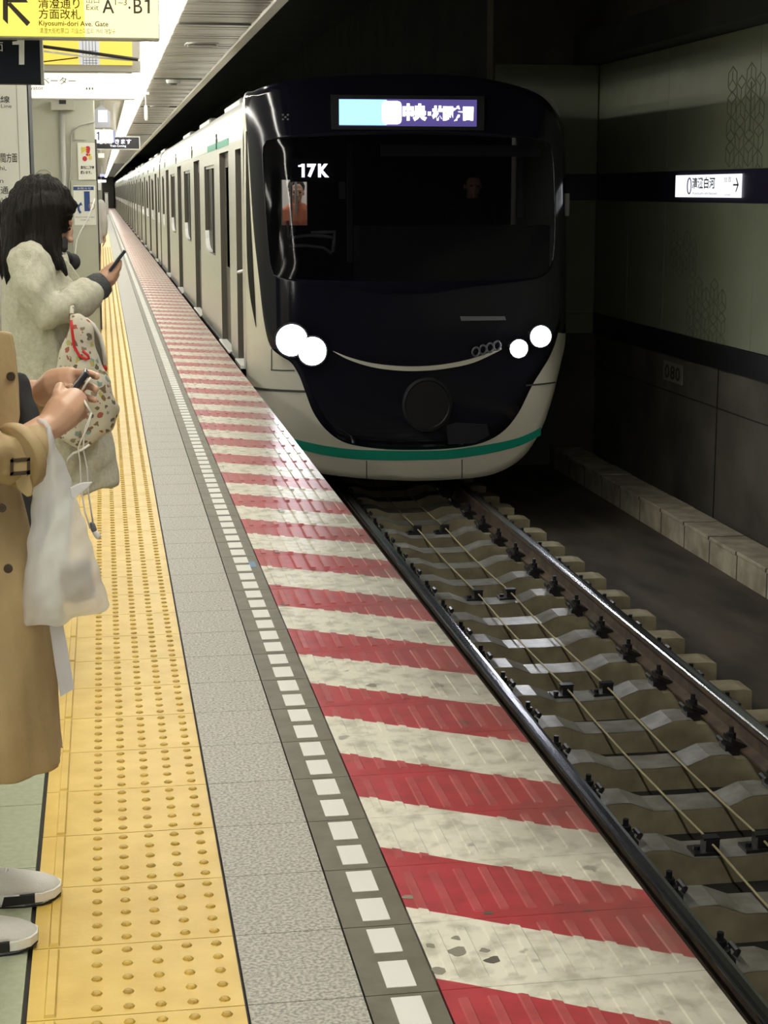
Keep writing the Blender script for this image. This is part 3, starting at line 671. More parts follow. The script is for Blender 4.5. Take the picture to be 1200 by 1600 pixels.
# equipment pillar
YC = 18.4; e = empty('station_pillar', (-.37, YC + .35, 0))
xl, _ = zx(50, 300, YC); 
MB().box(xl, -.045, YC, YC + .75, 0, 2.66).build('pillar_body', M_pillar, e, bevel=.012, seg=2)
MB().box(-.050, -.032, YC - .006, YC + .76, .02, 2.0).build('dark_corner_strip', M_gap, e)
xs, _ = zx(101, 300, YC); MB().tube([(xs, YC - .035, 2.34), (xs, YC - .035, .1)], .028, 10).build('conduit_pipe', M_grey, e, smooth=True)
a_, zt = zx(80, 158, YC - .1); b_, zb = zx(116, 172, YC - .1); MB().box(a_, b_, YC - .12, YC + .01, zb, zt).build('bracket_box', M_ceil2, e); MB().box(a_ + .08, b_ - .08, YC - .125, YC - .1, zt - .03, zt + .03).build('bracket_latch', M_black, e)
MB().tube([at(x, y, YC - .03) for x, y in ((148, 190), (125, 196), (113, 205), (111, 214), (110, 260), (107, 300), (105, 340))], .008, 6).build('cable', M_grey, e, smooth=True)
MB().tube([at(x, y, YC - .05) for x, y in ((148, 310), (140, 335), (127, 360), (120, 375), (117, 400), (116, 430))], .009, 6).build('loose_cable', M_white, e, smooth=True)
MB().tube([at(x, y, YC - .05) for x, y in ((55, 273), (62, 266), (72, 265), (80, 270), (80, 278), (74, 284))], .007, 6).build('cable_loop', M_grey, e, smooth=True)
MB().box(*[zx(109, 0, YC)[0], zx(129, 0, YC)[0]], YC - .02, YC + .004, zx(0, 218, YC)[1], zx(0, 196, YC)[1]).build('junction_box', M_pillar, e)
a_, zt = zx(110, 285, YC - .02); b_, zb = zx(153, 354, YC - .02); MB().box(a_, b_, YC - .018, YC + .004, zb - .85, zt + .02).build('lower_cover', M_pillar, e, bevel=.006, seg=1)
adopt(e); tag(e, 'grey-green station pillar with conduit, cables and two posters', 'pillar')
YQ = YC - .022
e = empty('warning_poster', (-.14, YQ, 1.58)); a_, zt = zx(121, 223, YQ); b_, zb = zx(150, 281, YQ); MB().box(a_, b_, YQ, YQ + .02, zb, zt).build('sheet', M_paper, e)
pxtext('注', 126, 135.5, 229, 240, YQ - .003, M_yelink, e, .05); pxtext('意', 137.5, 145, 239, 252, YQ - .003, M_yelink, e, .05)
pxtext('!', 134, 141, 228, 244, YQ - .002, M_redink, e, .06); pxtext('●', 129, 136, 244, 252, YQ - .002, M_redink, e); pxtext('車内にご注意', 126, 147, 259, 264.5, YQ - .003, M_ink, e, .03); pxtext('願います。', 126, 143, 267, 272, YQ - .003, M_ink, e, .03)
adopt(e); tag(e, 'white caution poster with yellow and red symbols on the pillar', 'poster')
e = empty('notice_poster', (-.16, YQ, 1.2)); a_, zt = zx(114, 290, YQ); b_, zb = zx(150.5, 352, YQ); MB().box(a_, b_, YQ - .004, YQ + .006, zb, zt).build('sheet', M_paper, e, bevel=.004, seg=1)
a_, zt = zx(114.5, 291.5, YQ); b_, zb = zx(146.5, 297, YQ); MB().box(a_, b_, YQ - .007, YQ - .003, zb, zt).build('blue_header', M_blue, e); pxtext('お知らせ', 121, 142, 292.6, 296, YQ - .009, M_paper, e)
a_, zt = zx(131, 299, YQ); b_, zb = zx(141, 330, YQ); MB().box(a_, b_, YQ - .007, YQ - .003, zb, zt).build('blue_bar', M_blue, e)
mb = MB(); mb.tube([at(x, y, YQ - .006) for x, y in ((126, 333), (123, 328), (122.5, 323), (125, 319))], [.012, .012, .011, .010], 6); mb.prism([P3(x, y, YQ - .004) for x, y in ((122, 320.5), (129, 321), (126.5, 315.5))], (0, -.003, 0)); mb.build('blue_arrow', M_blue, e)
mb = MB(); c_ = at(143.5, 322, YQ - .006); mb.tube([c_ + np.array([.03 * math.cos(q), 0, .035 * math.sin(q)]) for q in np.linspace(0, 2 * math.pi, 17)], .004, 5); mb.tube([c_ + np.array([-.02, 0, -.025]), c_ + np.array([.02, 0, .025])], .004, 5); mb.build('prohibition_ring', mat('ring_tan', (.4, .25, .12), .6), e)
pxtext('安全のため黄色い線の', 118, 148, 338, 340.5, YQ - .006, M_text, e); pxtext('内側に', 126, 140, 342.5, 345, YQ - .006, M_text, e)
adopt(e); tag(e, 'white notice with blue header, blue bar and curved blue arrow', 'poster')
# far platform furniture
e = empty('far_kiosk', (-.2, 105, 0)); MB().box(-.95, .06, 105, 106, 0, 2.15).build('cabinet', M_grey, e); MB().box(-.7, .0, 104.98, 105.01, 1.5, 2.0).build('panel', M_white, e); adopt(e); tag(e, 'grey cabinet standing at the far end of the platform', 'cabinet')
e = empty('far_post', (.3, 110, 0)); MB().box(.22, .42, 110, 110.2, 0, 1.3).build('post', M_white, e); MB().box(.2, .44, 109.98, 110.22, 1.3, 1.38).build('post_cap', M_grey, e); adopt(e); tag(e, 'small white post by the train at the far platform end', 'post')
e = empty('yellow_far_sign', (-.1, 60, 0)); MB().box(-.03, .03, 60, 60.04, 0, .3).build('stand', M_grey, e); MB().box(-.1, .1, 60, 60.03, .3, .95).build('board', M_yelink, e); adopt(e); tag(e, 'small yellow standing board far along the platform', 'sign')

# ================================================================== TRAIN
TX0, TX1, TH = 1.185, 3.945, 1.38          # left side, right side, half width
train = empty('subway_train', (XC, 14.4, RZ)); tag(train, 'white and stainless subway train with black front and lit headlights at the platform', 'train')
def Yf(x, z):
    u = abs(x - XC) / TH
    return 13.98 + .33 * u ** 14 + .20 * max(0, (z - .1) / 2.2) ** 1.6 + .10 * max(0, (-.35 - z) / .6) ** 2
def onfront(x, y, off=0.0):
    d = FW + RT * (x - 600) / FPX - UP * (y - 800) / FPX
    g = lambda t: (CAM + t * d)[1] - Yf((CAM + t * d)[0], (CAM + t * d)[2])
    t0 = 12.0; t1 = t0
    while g(t1) < 0 and t1 < 19: t1 += .02
    a_, b_ = t1 - .02, t1
    for _ in range(30):
        c_ = (a_ + b_) / 2
        if g(c_) < 0: a_ = c_
        else: b_ = c_
    p = CAM + b_ * d; p[0] = min(max(p[0], TX0 + .002), TX1)
    p[1] -= off; return p
def surf(x, z, off=0.0): return np.array([x, Yf(x, z) - off, z])
def resample(P, n, closed=True):
    P = np.array(P, float); Q = np.vstack([P, P[:1]]) if closed else P
    # smooth (Catmull-Rom)
    out = []; m_ = len(P)
    for i in range(m_ if closed else m_ - 1):
        p0, p1, p2, p3 = [P[(i + k) % m_] if closed else P[min(max(i + k, 0), m_ - 1)] for k in (-1, 0, 1, 2)]
        for t in np.linspace(0, 1, 6, endpoint=False):
            out.append(.5 * (2 * p1 + (p2 - p0) * t + (2 * p0 - 5 * p1 + 4 * p2 - p3) * t * t + (3 * p1 - p0 - 3 * p2 + p3) * t ** 3))
    if not closed: out.append(P[-1])
    return np.array(out)
mask_px = [(383, 155), (388, 235), (392, 300), (397, 368), (405, 440), (412, 500), (422, 540), (440, 557), (455, 567), (468, 588), (478, 615), (490, 645), (510, 672), (540, 692), (590, 701), (640, 703), (700, 701), (750, 693), (785, 675), (810, 645), (830, 605), (845, 580), (860, 555), (872, 520), (880, 470), (883, 400), (884, 300), (881, 230), (868, 180), (840, 150), (780, 130), (700, 120), (600, 119), (500, 123), (430, 134), (400, 145)]
out_px = [(382, 153), (383, 235), (383.5, 300), (384, 368), (385, 440), (386, 500), (387, 540), (388, 557), (389, 567), (390, 590), (392, 625), (398, 660), (420, 705), (480, 735), (560, 747), (640, 751), (710, 749), (770, 741), (815, 716), (845, 672), (862, 625), (871, 590), (878, 560), (884, 520), (884, 470), (886, 400), (887, 300), (884, 230), (870, 177), (841, 147), (780, 127), (700, 117), (600, 116), (500, 120), (428, 131), (397, 142)]
Mk = resample([onfront(*q)[[0, 2]] for q in mask_px], 6); Ok = resample([onfront(*q)[[0, 2]] for q in out_px], 6)
Ok[:, 0] = np.clip(Ok[:, 0], TX0, TX1); Mk[:, 0] = np.clip(Mk[:, 0], TX0 + .004, TX1 - .004)
NM = len(Mk)
front = empty('front_end'); front.parent = train
rings = [[surf(*(Mk[i] * (1 - t) + Ok[i] * t), .0) for i in range(NM)] for t in np.linspace(0, 1, 6)]
rings += [[np.array([Ok[i][0], 14.62, Ok[i][1]]) for i in range(NM)]]
KS = 23 * 6
mb = MB(); mb.loft([r[:KS + 1] for r in rings], closed=False); shell = mb.build('front_shell', M_shell, front, smooth=True)
mb = MB(); mb.loft([r[KS:] + r[:1] for r in rings], closed=False); mb.build('unlit_rim', M_mask, front, smooth=True)  # shell edge that lies unlit is painted black like the mask
cen = Mk.mean(0)
# windscreen is a hole in the mask, glazed
gl_px = [(412, 262), (412, 232), (425, 218), (520, 212), (640, 210), (760, 213), (848, 220), (862, 240), (866, 300), (866, 380), (855, 425), (800, 437), (640, 440), (500, 438), (440, 434), (425, 420), (418, 360), (414, 300)]
Gk = resample([onfront(*q)[[0, 2]] for q in gl_px], 6)
# match both loops by angle from the glass centre
gc = Gk.mean(0)
def byangle(L_, angs, c):
    A = np.arctan2(L_[:, 1] - c[1], L_[:, 0] - c[0]); k = np.argsort(A); A = A[k]; P = L_[k]
    A = np.concatenate([A - 2 * math.pi, A, A + 2 * math.pi]); P = np.vstack([P, P, P])
    return np.stack([np.interp(angs, A, P[:, 0]), np.interp(angs, A, P[:, 1])], 1)
angM = np.arctan2(Mk[:, 1] - gc[1], Mk[:, 0] - gc[0])
Gm = byangle(Gk, angM, gc)
rings = [[surf(*(Mk[i] * (1 - t) + Gm[i] * t), .001) for i in range(NM)] for t in np.linspace(0, 1, 14)]
rings.insert(0, [surf(*Mk[i], -.02) for i in range(NM)]); rings.append([surf(*Gm[i], -.03) for i in range(NM)])
mb = MB(); mb.loft(rings, caps=False); mk = mb.build('black_mask', M_mask, front, smooth=True)
rings = [[surf(*(gc * (1 - t) + Gm[i] * t), -.006) for i in range(NM)] for t in np.linspace(.02, 1, 10)]
mb = MB(); mb.loft(rings, caps=False); mb.add(rings[0], [tuple(range(NM))]); wsn = mb.build('windscreen', M_glass, front, smooth=True)
def patch(pts_px, name, material, off=.004, parent=front, thick=.006):
    P = [onfront(*q, off) for q in pts_px]; mb = MB(); mb.prism(P, (0, thick, 0)); return mb.build(name, material, parent)
def ribbon(top, bot, name, material, off=.004, parent=front):
    a = [surf(*q, off) for q in resample([onfront(*q)[[0, 2]] for q in top], 6, False)]; b = [surf(*q, off) for q in resample([onfront(*q)[[0, 2]] for q in bot], 6, False)]
    mb = MB(); mb.loft([[p + np.array([0, .012, 0]) for p in a], a, b, [p + np.array([0, .012, 0]) for p in b]], closed=False); return mb.build(name, material, parent, smooth=False)
# teal stripe under the mask
ribbon([(425, 674), (480, 691), (540, 701), (600, 704), (640, 704.5), (700, 703), (760, 695), (810, 684), (845, 668)], [(425, 684), (480, 705), (540, 716), (600, 719), (640, 719), (700, 717), (760, 709), (810, 697), (845, 680)], 'teal_stripe', M_teal)
# pale moustache trim
ribbon([(520, 548), (545, 558), (580, 567), (620, 571.5), (660, 572), (700, 568), (740, 559), (783, 543)], [(520, 549), (545, 562), (580, 573), (620, 578.5), (660, 579), (700, 575), (740, 566), (783, 546)], 'curved_trim', M_shell, .02)
# panel gaps on the shell
for k, (t_, b_) in enumerate((([(396, 604), (430, 608), (477, 610)], [(396, 607.5), (430, 611.5), (477, 613.5)]), ([(822, 601), (845, 599), (868, 596)], [(822, 603.5), (845, 601.5), (868, 598.5)]), ([(423, 577), (445, 578), (460, 578)], [(423, 578.6), (445, 579.6), (460, 579.6)]))):
    ribbon(t_, b_, 'panel_gap', M_gap, .003)
for xg, ya, yb in ((423.5, 545, 578), (572, 720, 748), (721, 718, 747)):
    a_ = onfront(xg, ya, .003); b_ = onfront(xg + .9, yb, .003); c_ = onfront(xg + 1.6, ya, .003)
    mb = MB(); mb.prism([a_, c_, onfront(xg + 1.6, yb, .003), onfront(xg, yb, .003)], (0, .01, 0)); mb.build('panel_gap', M_gap, front)
# narrow dark quarter light on the left corner
ribbon([(384.0, 205), (384.2, 300), (385, 370), (387, 425), (391, 465), (395, 488), (399.6, 511)], [(385.5, 205), (389.5, 300), (393.2, 370), (396.2, 430), (398.2, 465), (399.3, 488), (400, 512)], 'quarter_light', M_sideglass, .006)
# headlights: lens, bezel
M_head = emit('headlight_led', (.93, .95, 1.0), 60); M_bez = mat('bezel', (.05, .05, .055), .2, metal=.6)
for (x, y, r) in ((455, 531, 24), (487, 548, 21.5), (843, 525, 16.5), (809, 544, 14)):
    c_ = onfront(x, y); R_ = r * 14.2 / FPX
    mb = MB(); mb.cyl(c_ + np.array([0, -.012, 0]), (0, 1, 0), R_ * 1.12, .06, 28); hb = mb.build('headlight_bezel', M_bez, front)
    mb = MB(); mb.loft([[c_ + np.array([R_ * k_ * math.cos(q), -.043 - d_, R_ * k_ * math.sin(q)]) for q in np.linspace(0, 2 * math.pi, 28, endpoint=False)] for k_, d_ in ((1, 0), (.85, .012), (.4, .022))]); mb.build('headlight_lens', M_head, front, smooth=True)
# destination display
def fplane(Y):
    return lambda x, y: at(x, y, Y)
YD = min(onfront(x, y)[1] for x, y in ((525, 175), (750, 175), (640, 158), (525, 198), (750, 198), (640, 198))) - .012
a_ = at(518, 202, YD); b_ = at(757, 150, YD); MB().box(a_[0], b_[0], YD, YD + .25, a_[2], b_[2]).build('display_window', M_blackpl, front)
a_ = at(529.5, 196.5, YD); b_ = at(745, 156, YD)
mbk = MB().box(a_[0], b_[0], YD - .004, YD + .002, a_[2], b_[2]).build('display_backlight', emit('led_violet', (.10, .075, .28), 1.0), front)
a_ = at(530, 195, YD); b_ = at(604, 156, YD); MB().box(a_[0], b_[0], YD - .007, YD, a_[2], b_[2]).build('display_cyan_block', emit('led_cyan', (.30, .98, .90), 1.9), front)
M_led = emit('led_dest', (.93, .93, 1.0), 4.0)
def rrect(x0, x1, y0, y1, r, Y):
    P = []
    for cx, cy, a0 in ((x1 - r, y0 + r, -90), (x1 - r, y1 - r, 0), (x0 + r, y1 - r, 90), (x0 + r, y0 + r, 180)):
        for q in np.linspace(0, 90, 5): P.append((cx + r * math.cos(math.radians(a0 + q)), cy + r * math.sin(math.radians(a0 + q))))
    return [np.array(at(x, y, Y)) for x, y in P]
mb = MB(); mb.prism(rrect(597, 627, 158, 194, 6, YD - .008), (0, -.004, 0)); mb.build('display_badge', M_led, front)
pxtext('中央', 629, 667, 162, 189, YD - .009, M_led, front, .085); pxtext('-', 668.5, 673.5, 174.5, 180.5, YD - .009, M_led, front, .04); pxtext('林間方面', 675, 740, 165, 189, YD - .009, M_led, front, .085)
# service number behind the glass
YN = 14.55; M_num = emit('led_number', (.85, .85, 1.0), 7.0); one(466, 476, 256, 277, YN, M_num, front); pxtext('7', 480, 494, 256, 277, YN, M_num, front, .05); pxtext('K', 497, 514, 256, 277, YN, M_num, front, .05)
a_ = at(455, 284, YN); b_ = at(522, 248, YN); MB().box(a_[0], b_[0], YN + .003, YN + .05, a_[2], b_[2]).build('number_display', M_blackpl, front)
# cab inside
YW = 16.2
cabin = MB(); cabin.box(TX0 + .06, TX1 - .06, 14.5, YW + .02, -.1, -.05).box(TX0 + .06, TX1 - .06, 14.6, YW, 2.05, 2.1); cabin.build('cab_floor_and_ceiling', M_cab, front)
a_ = at(440, 352, YW); b_ = at(480, 281, YW)
mb = MB(); wx0, wx1, wz0, wz1 = a_[0], b_[0], a_[2], b_[2]
mb.box(TX0 + .05, wx0, YW, YW + .05, -.1, 2.1).box(wx1, TX1 - .05, YW, YW + .05, -.1, 2.1).box(wx0, wx1, YW, YW + .05, -.1, wz0).box(wx0, wx1, YW, YW + .05, wz1, 2.1); mb.build('cab_partition', M_cab, front)
c_ = at(548, 410, 15.6); d_ = at(543, 225, 15.6); MB().box(min(c_[0], d_[0]), min(c_[0], d_[0]) + .045, 15.6, 15.66, c_[2], d_[2]).build('partition_post', M_cabgrey, front)
c_ = at(530, 311, 15.5); d_ = at(539.5, 284, 15.5); MB().box(c_[0], d_[0], 15.5, 15.52, c_[2], d_[2]).build('pale_card', M_cabpale, front)
c_ = at(595, 244, 14.75); d_ = at(846, 227, 14.75); MB().box(c_[0], d_[0], 14.75, 14.77, c_[2], d_[2]).build('sun_visor', M_cabgrey, front)
c_ = at(808, 340, 15.2); d_ = at(818, 248, 15.2); MB().box(c_[0], d_[0], 15.2, 15.24, c_[2], d_[2]).build('side_post', M_cabgrey, front)
c_ = at(560, 436, 14.9); d_ = at(860, 352, 14.9); MB().box(c_[0], d_[0], 14.9, 15.2, c_[2] - .3, d_[2]).build('driving_desk', mat('desk_dark', (.035, .037, .036), .6), front)
mb = MB(); mb.tube([at(x, y, 15.0) for x, y in ((486, 364), (505, 363), (523, 362), (522, 378), (520, 394))], .016, 8); mb.tube([at(x, y, 15.0) for x, y in ((450, 372), (478, 368), (505, 369), (521, 371))], .014, 8); mb.tube([at(x, y, 15.0) for x, y in ((452, 384), (480, 384), (505, 387), (518, 396))], .013, 8); mb.tube([at(x, y, 15.0) for x, y in ((449, 345), (451, 372))], .013, 8); mb.build('cab_handrails', M_cabpale, front, smooth=True)
# lit saloon seen through the partition window
sal = MB(); sal.box(TX0 + .08, wx1 + .25, YW + .06, YW + 2.6, -.02, .0).box(TX0 + .08, wx1 + .25, YW + 2.6, YW + 2.64, 0, 2.1).box(wx1 + .25, wx1 + .27, YW + .06, YW + 2.6, 0, 2.1).box(TX0 + .06, TX0 + .08, YW + .06, YW + 2.6, 0, 2.1)
sal.build('saloon_lining', mat('saloon_white', (.62, .60, .55), .6), front)
MB().box(TX0 + .2, wx1 + .1, YW + .4, YW + 2.3, 2.07, 2.09).build('saloon_light', emit('saloon_lamp', (1, .96, .88), 7.0), front)
mb = MB()
for xx, yy in ((wx0 + .05, YW + .5), (wx1 - .03, YW + .7), ((wx0 + wx1) / 2 + .01, YW + .35)): MB().tube([(xx, yy, 0), (xx, yy, 2.07)], .012, 8).build('saloon_pole', M_cabpale, front)
# coupler cover, hoses, dim plates low on the mask
c_ = onfront(667, 632, .006); mb = MB(); mb.loft([[c_ + np.array([.215 * k_ * math.cos(q), dy, .23 * k_ * math.sin(q)]) for q in np.linspace(0, 2 * math.pi, 32, endpoint=False)] for k_, dy in ((1, .05), (1, -.01), (.9, -.014), (.86, .0))]); mb.build('coupler_cover', mat('cover_black', (.008, .008, .010), .4), front)
mb = MB()
for i in range(4):
    c_ = onfront(742 + 11 * i, 549 - 3.2 * i, .04); mb.tube([c_ + np.array([.03 * math.cos(q), -.012 * math.sin(q), .038 * math.sin(q)]) for q in np.linspace(0, 2 * math.pi, 13)], .009, 6)
mb.build('jumper_hose', M_cabgrey, front, smooth=True)
patch([(718, 494), (788, 494), (790, 500), (720, 501)], 'reflection_strip', M_cabgrey, .02); patch([(697, 664), (712, 660), (760, 662), (764, 680), (740, 692), (700, 694)], 'mask_plate', mat('plate_sheen', (.022, .022, .03), .3), .02)  # first patch paints a white reflection on the mask as a pale strip
c_ = at(446, 183, YD); mb = MB()
for dx, dz in ((0, 0), (.02, .018), (-.02, .018), (.02, -.018), (-.02, -.018)): mb.ell(onfront(446, 183, .004) + np.array([dx, 0, dz]), (.009, .004, .009), 8, 5)
mb.build('roof_corner_vent', M_cabgrey, front)
# outline lamp on the right edge
c_ = onfront(882, 320); MB().box(TX1 - .01, TX1 + .022, 14.36, 14.40, 1.26, 1.45).build('side_mirror', M_cabpale, front)

# ---- cars
prof = [(0, -.82), (0, 0), (0, 1.905)]; roofp = [(0, 1.905), (.004, 1.98), (.016, 2.08), (.04, 2.17), (.09, 2.245), (.17, 2.30), (.35, 2.345), (.7, 2.385), (TH, 2.40)]
def side_sections(mb, X, s, y0, y1, openings, rv=None):
    """flat side wall at X with rectangular openings (ya, yb, za, zb)"""
    ops = sorted(openings); y = y0
    q = lambda a, b, c, d: mb.add([(X, a, c), (X, b, c), (X, b, d), (X, a, d)], [(0, 1, 2, 3)])
    for a, b, c, d in ops:
        if a > y: q(y, a, -.04, 1.905)
        if c > -.04: q(a, b, -.04, c)
        if d < 1.905: q(a, b, d, 1.905)
        # reveals
        D = X + s * .055; mb_, mb = mb, rv
        mb.add([(X, a, c), (D, a, c), (D, a, d), (X, a, d)], [(0, 1, 2, 3)]); mb.add([(X, b, c), (D, b, c), (D, b, d), (X, b, d)], [(0, 1, 2, 3)])
        mb.add([(X, a, d), (D, a, d), (D, b, d), (X, b, d)], [(0, 1, 2, 3)]); mb.add([(X, a, c), (D, a, c), (D, b, c), (X, b, c)], [(0, 1, 2, 3)])
        mb = mb_; y = b
    if y < y1: q(y, y1, -.04, 1.905)
def car(y0, y1, doors, wins, cabdoor=None):
    e = empty('train_car'); e.parent = train
    ops = [(a, b, -.03, 1.84) for a, b in doors] + [(a, b, .79, 1.745) for a, b in wins]
    if cabdoor: ops.append((*cabdoor, -.03, 1.83))
    mb = MB(); rv = MB(); side_sections(mb, TX0, 1, y0, y1, ops, rv); side_sections(mb, TX1, -1, y0, y1, [])
    for k in range(0, len(rv.f), 4):
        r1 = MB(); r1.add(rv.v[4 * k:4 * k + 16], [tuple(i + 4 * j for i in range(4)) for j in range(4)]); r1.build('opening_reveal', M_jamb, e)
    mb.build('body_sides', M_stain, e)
    mb = MB(); R_ = [(TX0 + a, z) for a, z in roofp] + [(TX1 - a, z) for a, z in roofp[-2::-1]]
    mb.loft([[(x, y, z) for x, z in R_] for y in (y0, y1)], closed=False); mb.build('white_roof_side', M_whitebody, e, smooth=True)
    mb = MB(); full = [(TX0, -.04)] + R_ + [(TX1, -.04)]
    if y0 > 20: mb.add([(x, y0, z) for x, z in full], [tuple(range(len(full)))])
    mb.add([(x, y1, z) for x, z in full], [tuple(range(len(full)))]); mb.build('end_wall', M_gap, e)
    if cabdoor: MB().box(TX0 - .004, TX0 + .004, 16.2, 19.4, 1.89, 1.955).build('teal_line', M_teal, e)
    MB().box(TX0 - .003, TX0 + .004, max(y0 + .35, 19.4), y1 - .25, 1.888, 1.912).build('mint_line', M_mint, e)
    MB().box(TX0 + .04, TX1 - .04, y0 + .1, y1 - .1, -.95, -.05).build('underframe', M_under, e)
    MB().box(TX0 - .012, TX0 + .03, y0 + .3, y1 - .2, -.065, -.04).build('sole_bar', M_gap, e)
    for a, b in doors:
        D = TX0 + .052; c = (a + b) / 2
        for p, q in ((a, c - .004), (c + .004, b)):
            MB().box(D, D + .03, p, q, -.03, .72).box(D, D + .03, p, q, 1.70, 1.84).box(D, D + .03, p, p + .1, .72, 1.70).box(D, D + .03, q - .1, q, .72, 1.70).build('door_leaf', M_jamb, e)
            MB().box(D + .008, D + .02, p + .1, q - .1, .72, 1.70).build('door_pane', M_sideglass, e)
        MB().box(TX0 - .035, TX0 + .05, a - .02, b + .02, -.055, -.025).build('door_sill', M_whitebody, e, bevel=.006, seg=1)
    for a, b in wins:
        D = TX0 + .045
        MB().box(D, D + .015, a, b, .79, 1.745).build('window_pane', M_sideglass, e)
        mb = MB()    # rounded jamb corner at the far end, its reflected light painted white
        W_ = [(b, 1.02), (b - .05, .93), (b - .14, .86), (b - .32, .825), (b - .6, .81), (b - .6, .79), (b, .79)]
        mb.prism([(TX0 - .001, y, z) for y, z in W_], (.044, 0, 0)); mb.build('sill_corner_glint', M_whitebody, e)
        MB().box(TX0 + .03, TX0 + .046, (a + b) / 2 - .02, (a + b) / 2 + .02, .79, 1.745).box(TX0 + .03, TX0 + .046, a + .25, a + .28, .79, 1.745).build('window_mullion', M_gap, e)
        MB().box(TX0 + .02, TX0 + .05, a, b, 1.715, 1.745).build('window_head', M_whitebody, e)
    if cabdoor:
        a, b = cabdoor; D = TX0 + .05
        MB().box(D, D + .03, a, b, -.03, .85).box(D, D + .03, a, b, 1.70, 1.83).box(D, D + .03, a, a + .1, .85, 1.7).box(D, D + .03, b - .1, b, .85, 1.7).build('cab_door', M_jamb, e)
        MB().box(D + .01, D + .02, a + .1, b - .1, .85, 1.70).build('cab_door_pane', M_sideglass, e)
        MB().box(TX0 - .03, TX0 + .05, a, b, -.055, -.025).build('cab_door_sill', M_whitebody, e); MB().cap([(TX0 - .03, a + .06, .78), (TX0 + .04, a + .06, .80)], .014, 8).build('cab_door_handle', M_whitebody, e)
    # roof gear, marker lamps on the side
    for yy in np.arange(y0 + 3, y1 - 3, 5.0): MB().box(TX0 + .22, TX0 + 1.0, yy, yy + 2.2, 2.30, 2.395).build('roof_unit', M_grey, e, bevel=.02, seg=1)
    for yy in doors: MB().box(TX0 - .012, TX0 + .002, (yy[0] + yy[1]) / 2 + .9, (yy[0] + yy[1]) / 2 + .96, 1.89, 2.04).build('side_lamp', M_gap, e)
    return e
car(14.55, 35.2, [(16.25, 17.5), (21.1, 22.4), (25.95, 27.25), (30.8, 32.1)], [(18.35, 20.1), (23.35, 25.1), (28.2, 29.95), (33.1, 34.1)], (14.78, 15.42))
y = 35.7
for k in range(7):
    car(y, y + 20, [(y + 1.9 + 4.85 * i, y + 3.2 + 4.85 * i) for i in range(4)], [(y + .35, y + 1.2)] + [(y + 4.15 + 4.85 * i, y + 5.85 + 4.85 * i) for i in range(3)] + [(y + 18.4, y + 19.4)])
    mb = MB(); mb.box(TX0 + .35, TX1 - .35, y - .5, y, -.1, 2.15); mb.build('gangway', M_bell, train)
    y += 20.5
mb = MB()
# wheels of the leading bogie
bog = empty('leading_bogie'); bog.parent = train
for xx in (XL, XR):
    for yy in (15.9, 18.0): MB().cyl((xx, yy, RZ + .43), (1, 0, 0), .43, .13, 28).build('wheel', M_under, bog)
MB().box(XL + .1, XR - .1, 15.5, 18.4, RZ + .25, RZ + .55).build('bogie_frame', M_under, bog)
MB().box(XC - .9, XC + .9, 14.75, 14.85, RZ + .1, RZ + .35).build('rail_guard', M_under, bog)
adopt(train)

# ================================================================== PEOPLE
def folds(amp, seed=0, f=1.0):
    r = np.random.RandomState(seed); K = r.normal(size=(9, 3)) * np.array([26, 26, 15]) * f; ph = r.uniform(0, 6.28, 9)
    def d(co):
        s = np.zeros(len(co))
        for k, p in zip(K, ph): s += np.sin(co @ k + p + 1.5 * np.sin(co @ k[[1, 2, 0]] * .5))
        return amp * s / 3.0
    return d
def finger(mb, pts, r=.0085):
    n = len(pts); mb.cap(pts, list(np.linspace(r * 1.1, r * .82, n)), 8)
def face(mb, c, f, s=1.0):
    """head with brow, nose, lips, chin, ears about centre c, facing horizontal unit f (z may dip)"""
    f = np.array(f, float); f /= np.linalg.norm(f); side = np.cross([0, 0, 1.0], f); side /= np.linalg.norm(side); up = np.cross(f, side); c = np.array(c, float)
    def E(a, b, h, r): 
        n0 = len(mb.v); mb.ell((0, 0, 0), np.array(r) * s, 14, 9)
        for i in range(n0, len(mb.v)):
            q = np.array(mb.v[i]); mb.v[i] = tuple(c + f * (q[0] + a * s) + side * (q[1] + b * s) + up * (q[2] + h * s))
    E(-.012, 0, .022, (.092, .074, .088)); E(.028, 0, -.035, (.055, .056, .066)); E(.052, 0, -.082, (.028, .03, .022))
    E(.088, 0, -.012, (.012, .009, .024)); E(.098, 0, -.028, (.012, .012, .009)); E(.078, 0, -.058, (.012, .022, .006)); E(.078, 0, -.066, (.012, .019, .006)); E(.07, 0, .022, (.018, .045, .012))
    for q in (-1, 1): E(-.005, q * .074, -.012, (.018, .007, .028)); E(.055, q * .035, -.03, (.02, .018, .02))
    return lambda a, b, h: c + f * a * s + side * b * s + up * h * s
def eyes(fr, parent, s=1.0):
    for q in (-1, 1):
        mb = MB(); mb.ell(fr(.076, q * .03, .0), (.010 * s, .012 * s, .006 * s), 10, 7); mb.build('eye', M_ink, parent, smooth=True)
def hand_relaxed(mb, wrist, d, side, s=1.0):
    d = np.array(d, float); d /= np.linalg.norm(d); n = np.array(side, float); t = np.cross(d, n); t /= np.linalg.norm(t); w_ = np.array(wrist)
    mb.cap([w_, w_ + d * .05 * s, w_ + d * .085 * s], [(.018 * s, .028 * s)] * 3 if False else [.020 * s, .026 * s, .024 * s], 10)
    for i, (o_, L_) in enumerate(((-.027, .072), (-.009, .08), (.009, .076), (.026, .06))):
        b = w_ + d * .088 * s + t * o_ * s
        finger(mb, [b, b + d * L_ * .5 * s + n * .006 * s, b + d * L_ * .85 * s + n * .022 * s, b + d * L_ * s + n * .03 * s], .0085 * s)
    b = w_ + d * .03 * s - t * .02 * s; finger(mb, [b, b + d * .035 * s - t * .022 * s + n * .01 * s, b + d * .065 * s - t * .026 * s + n * .022 * s], .0095 * s)

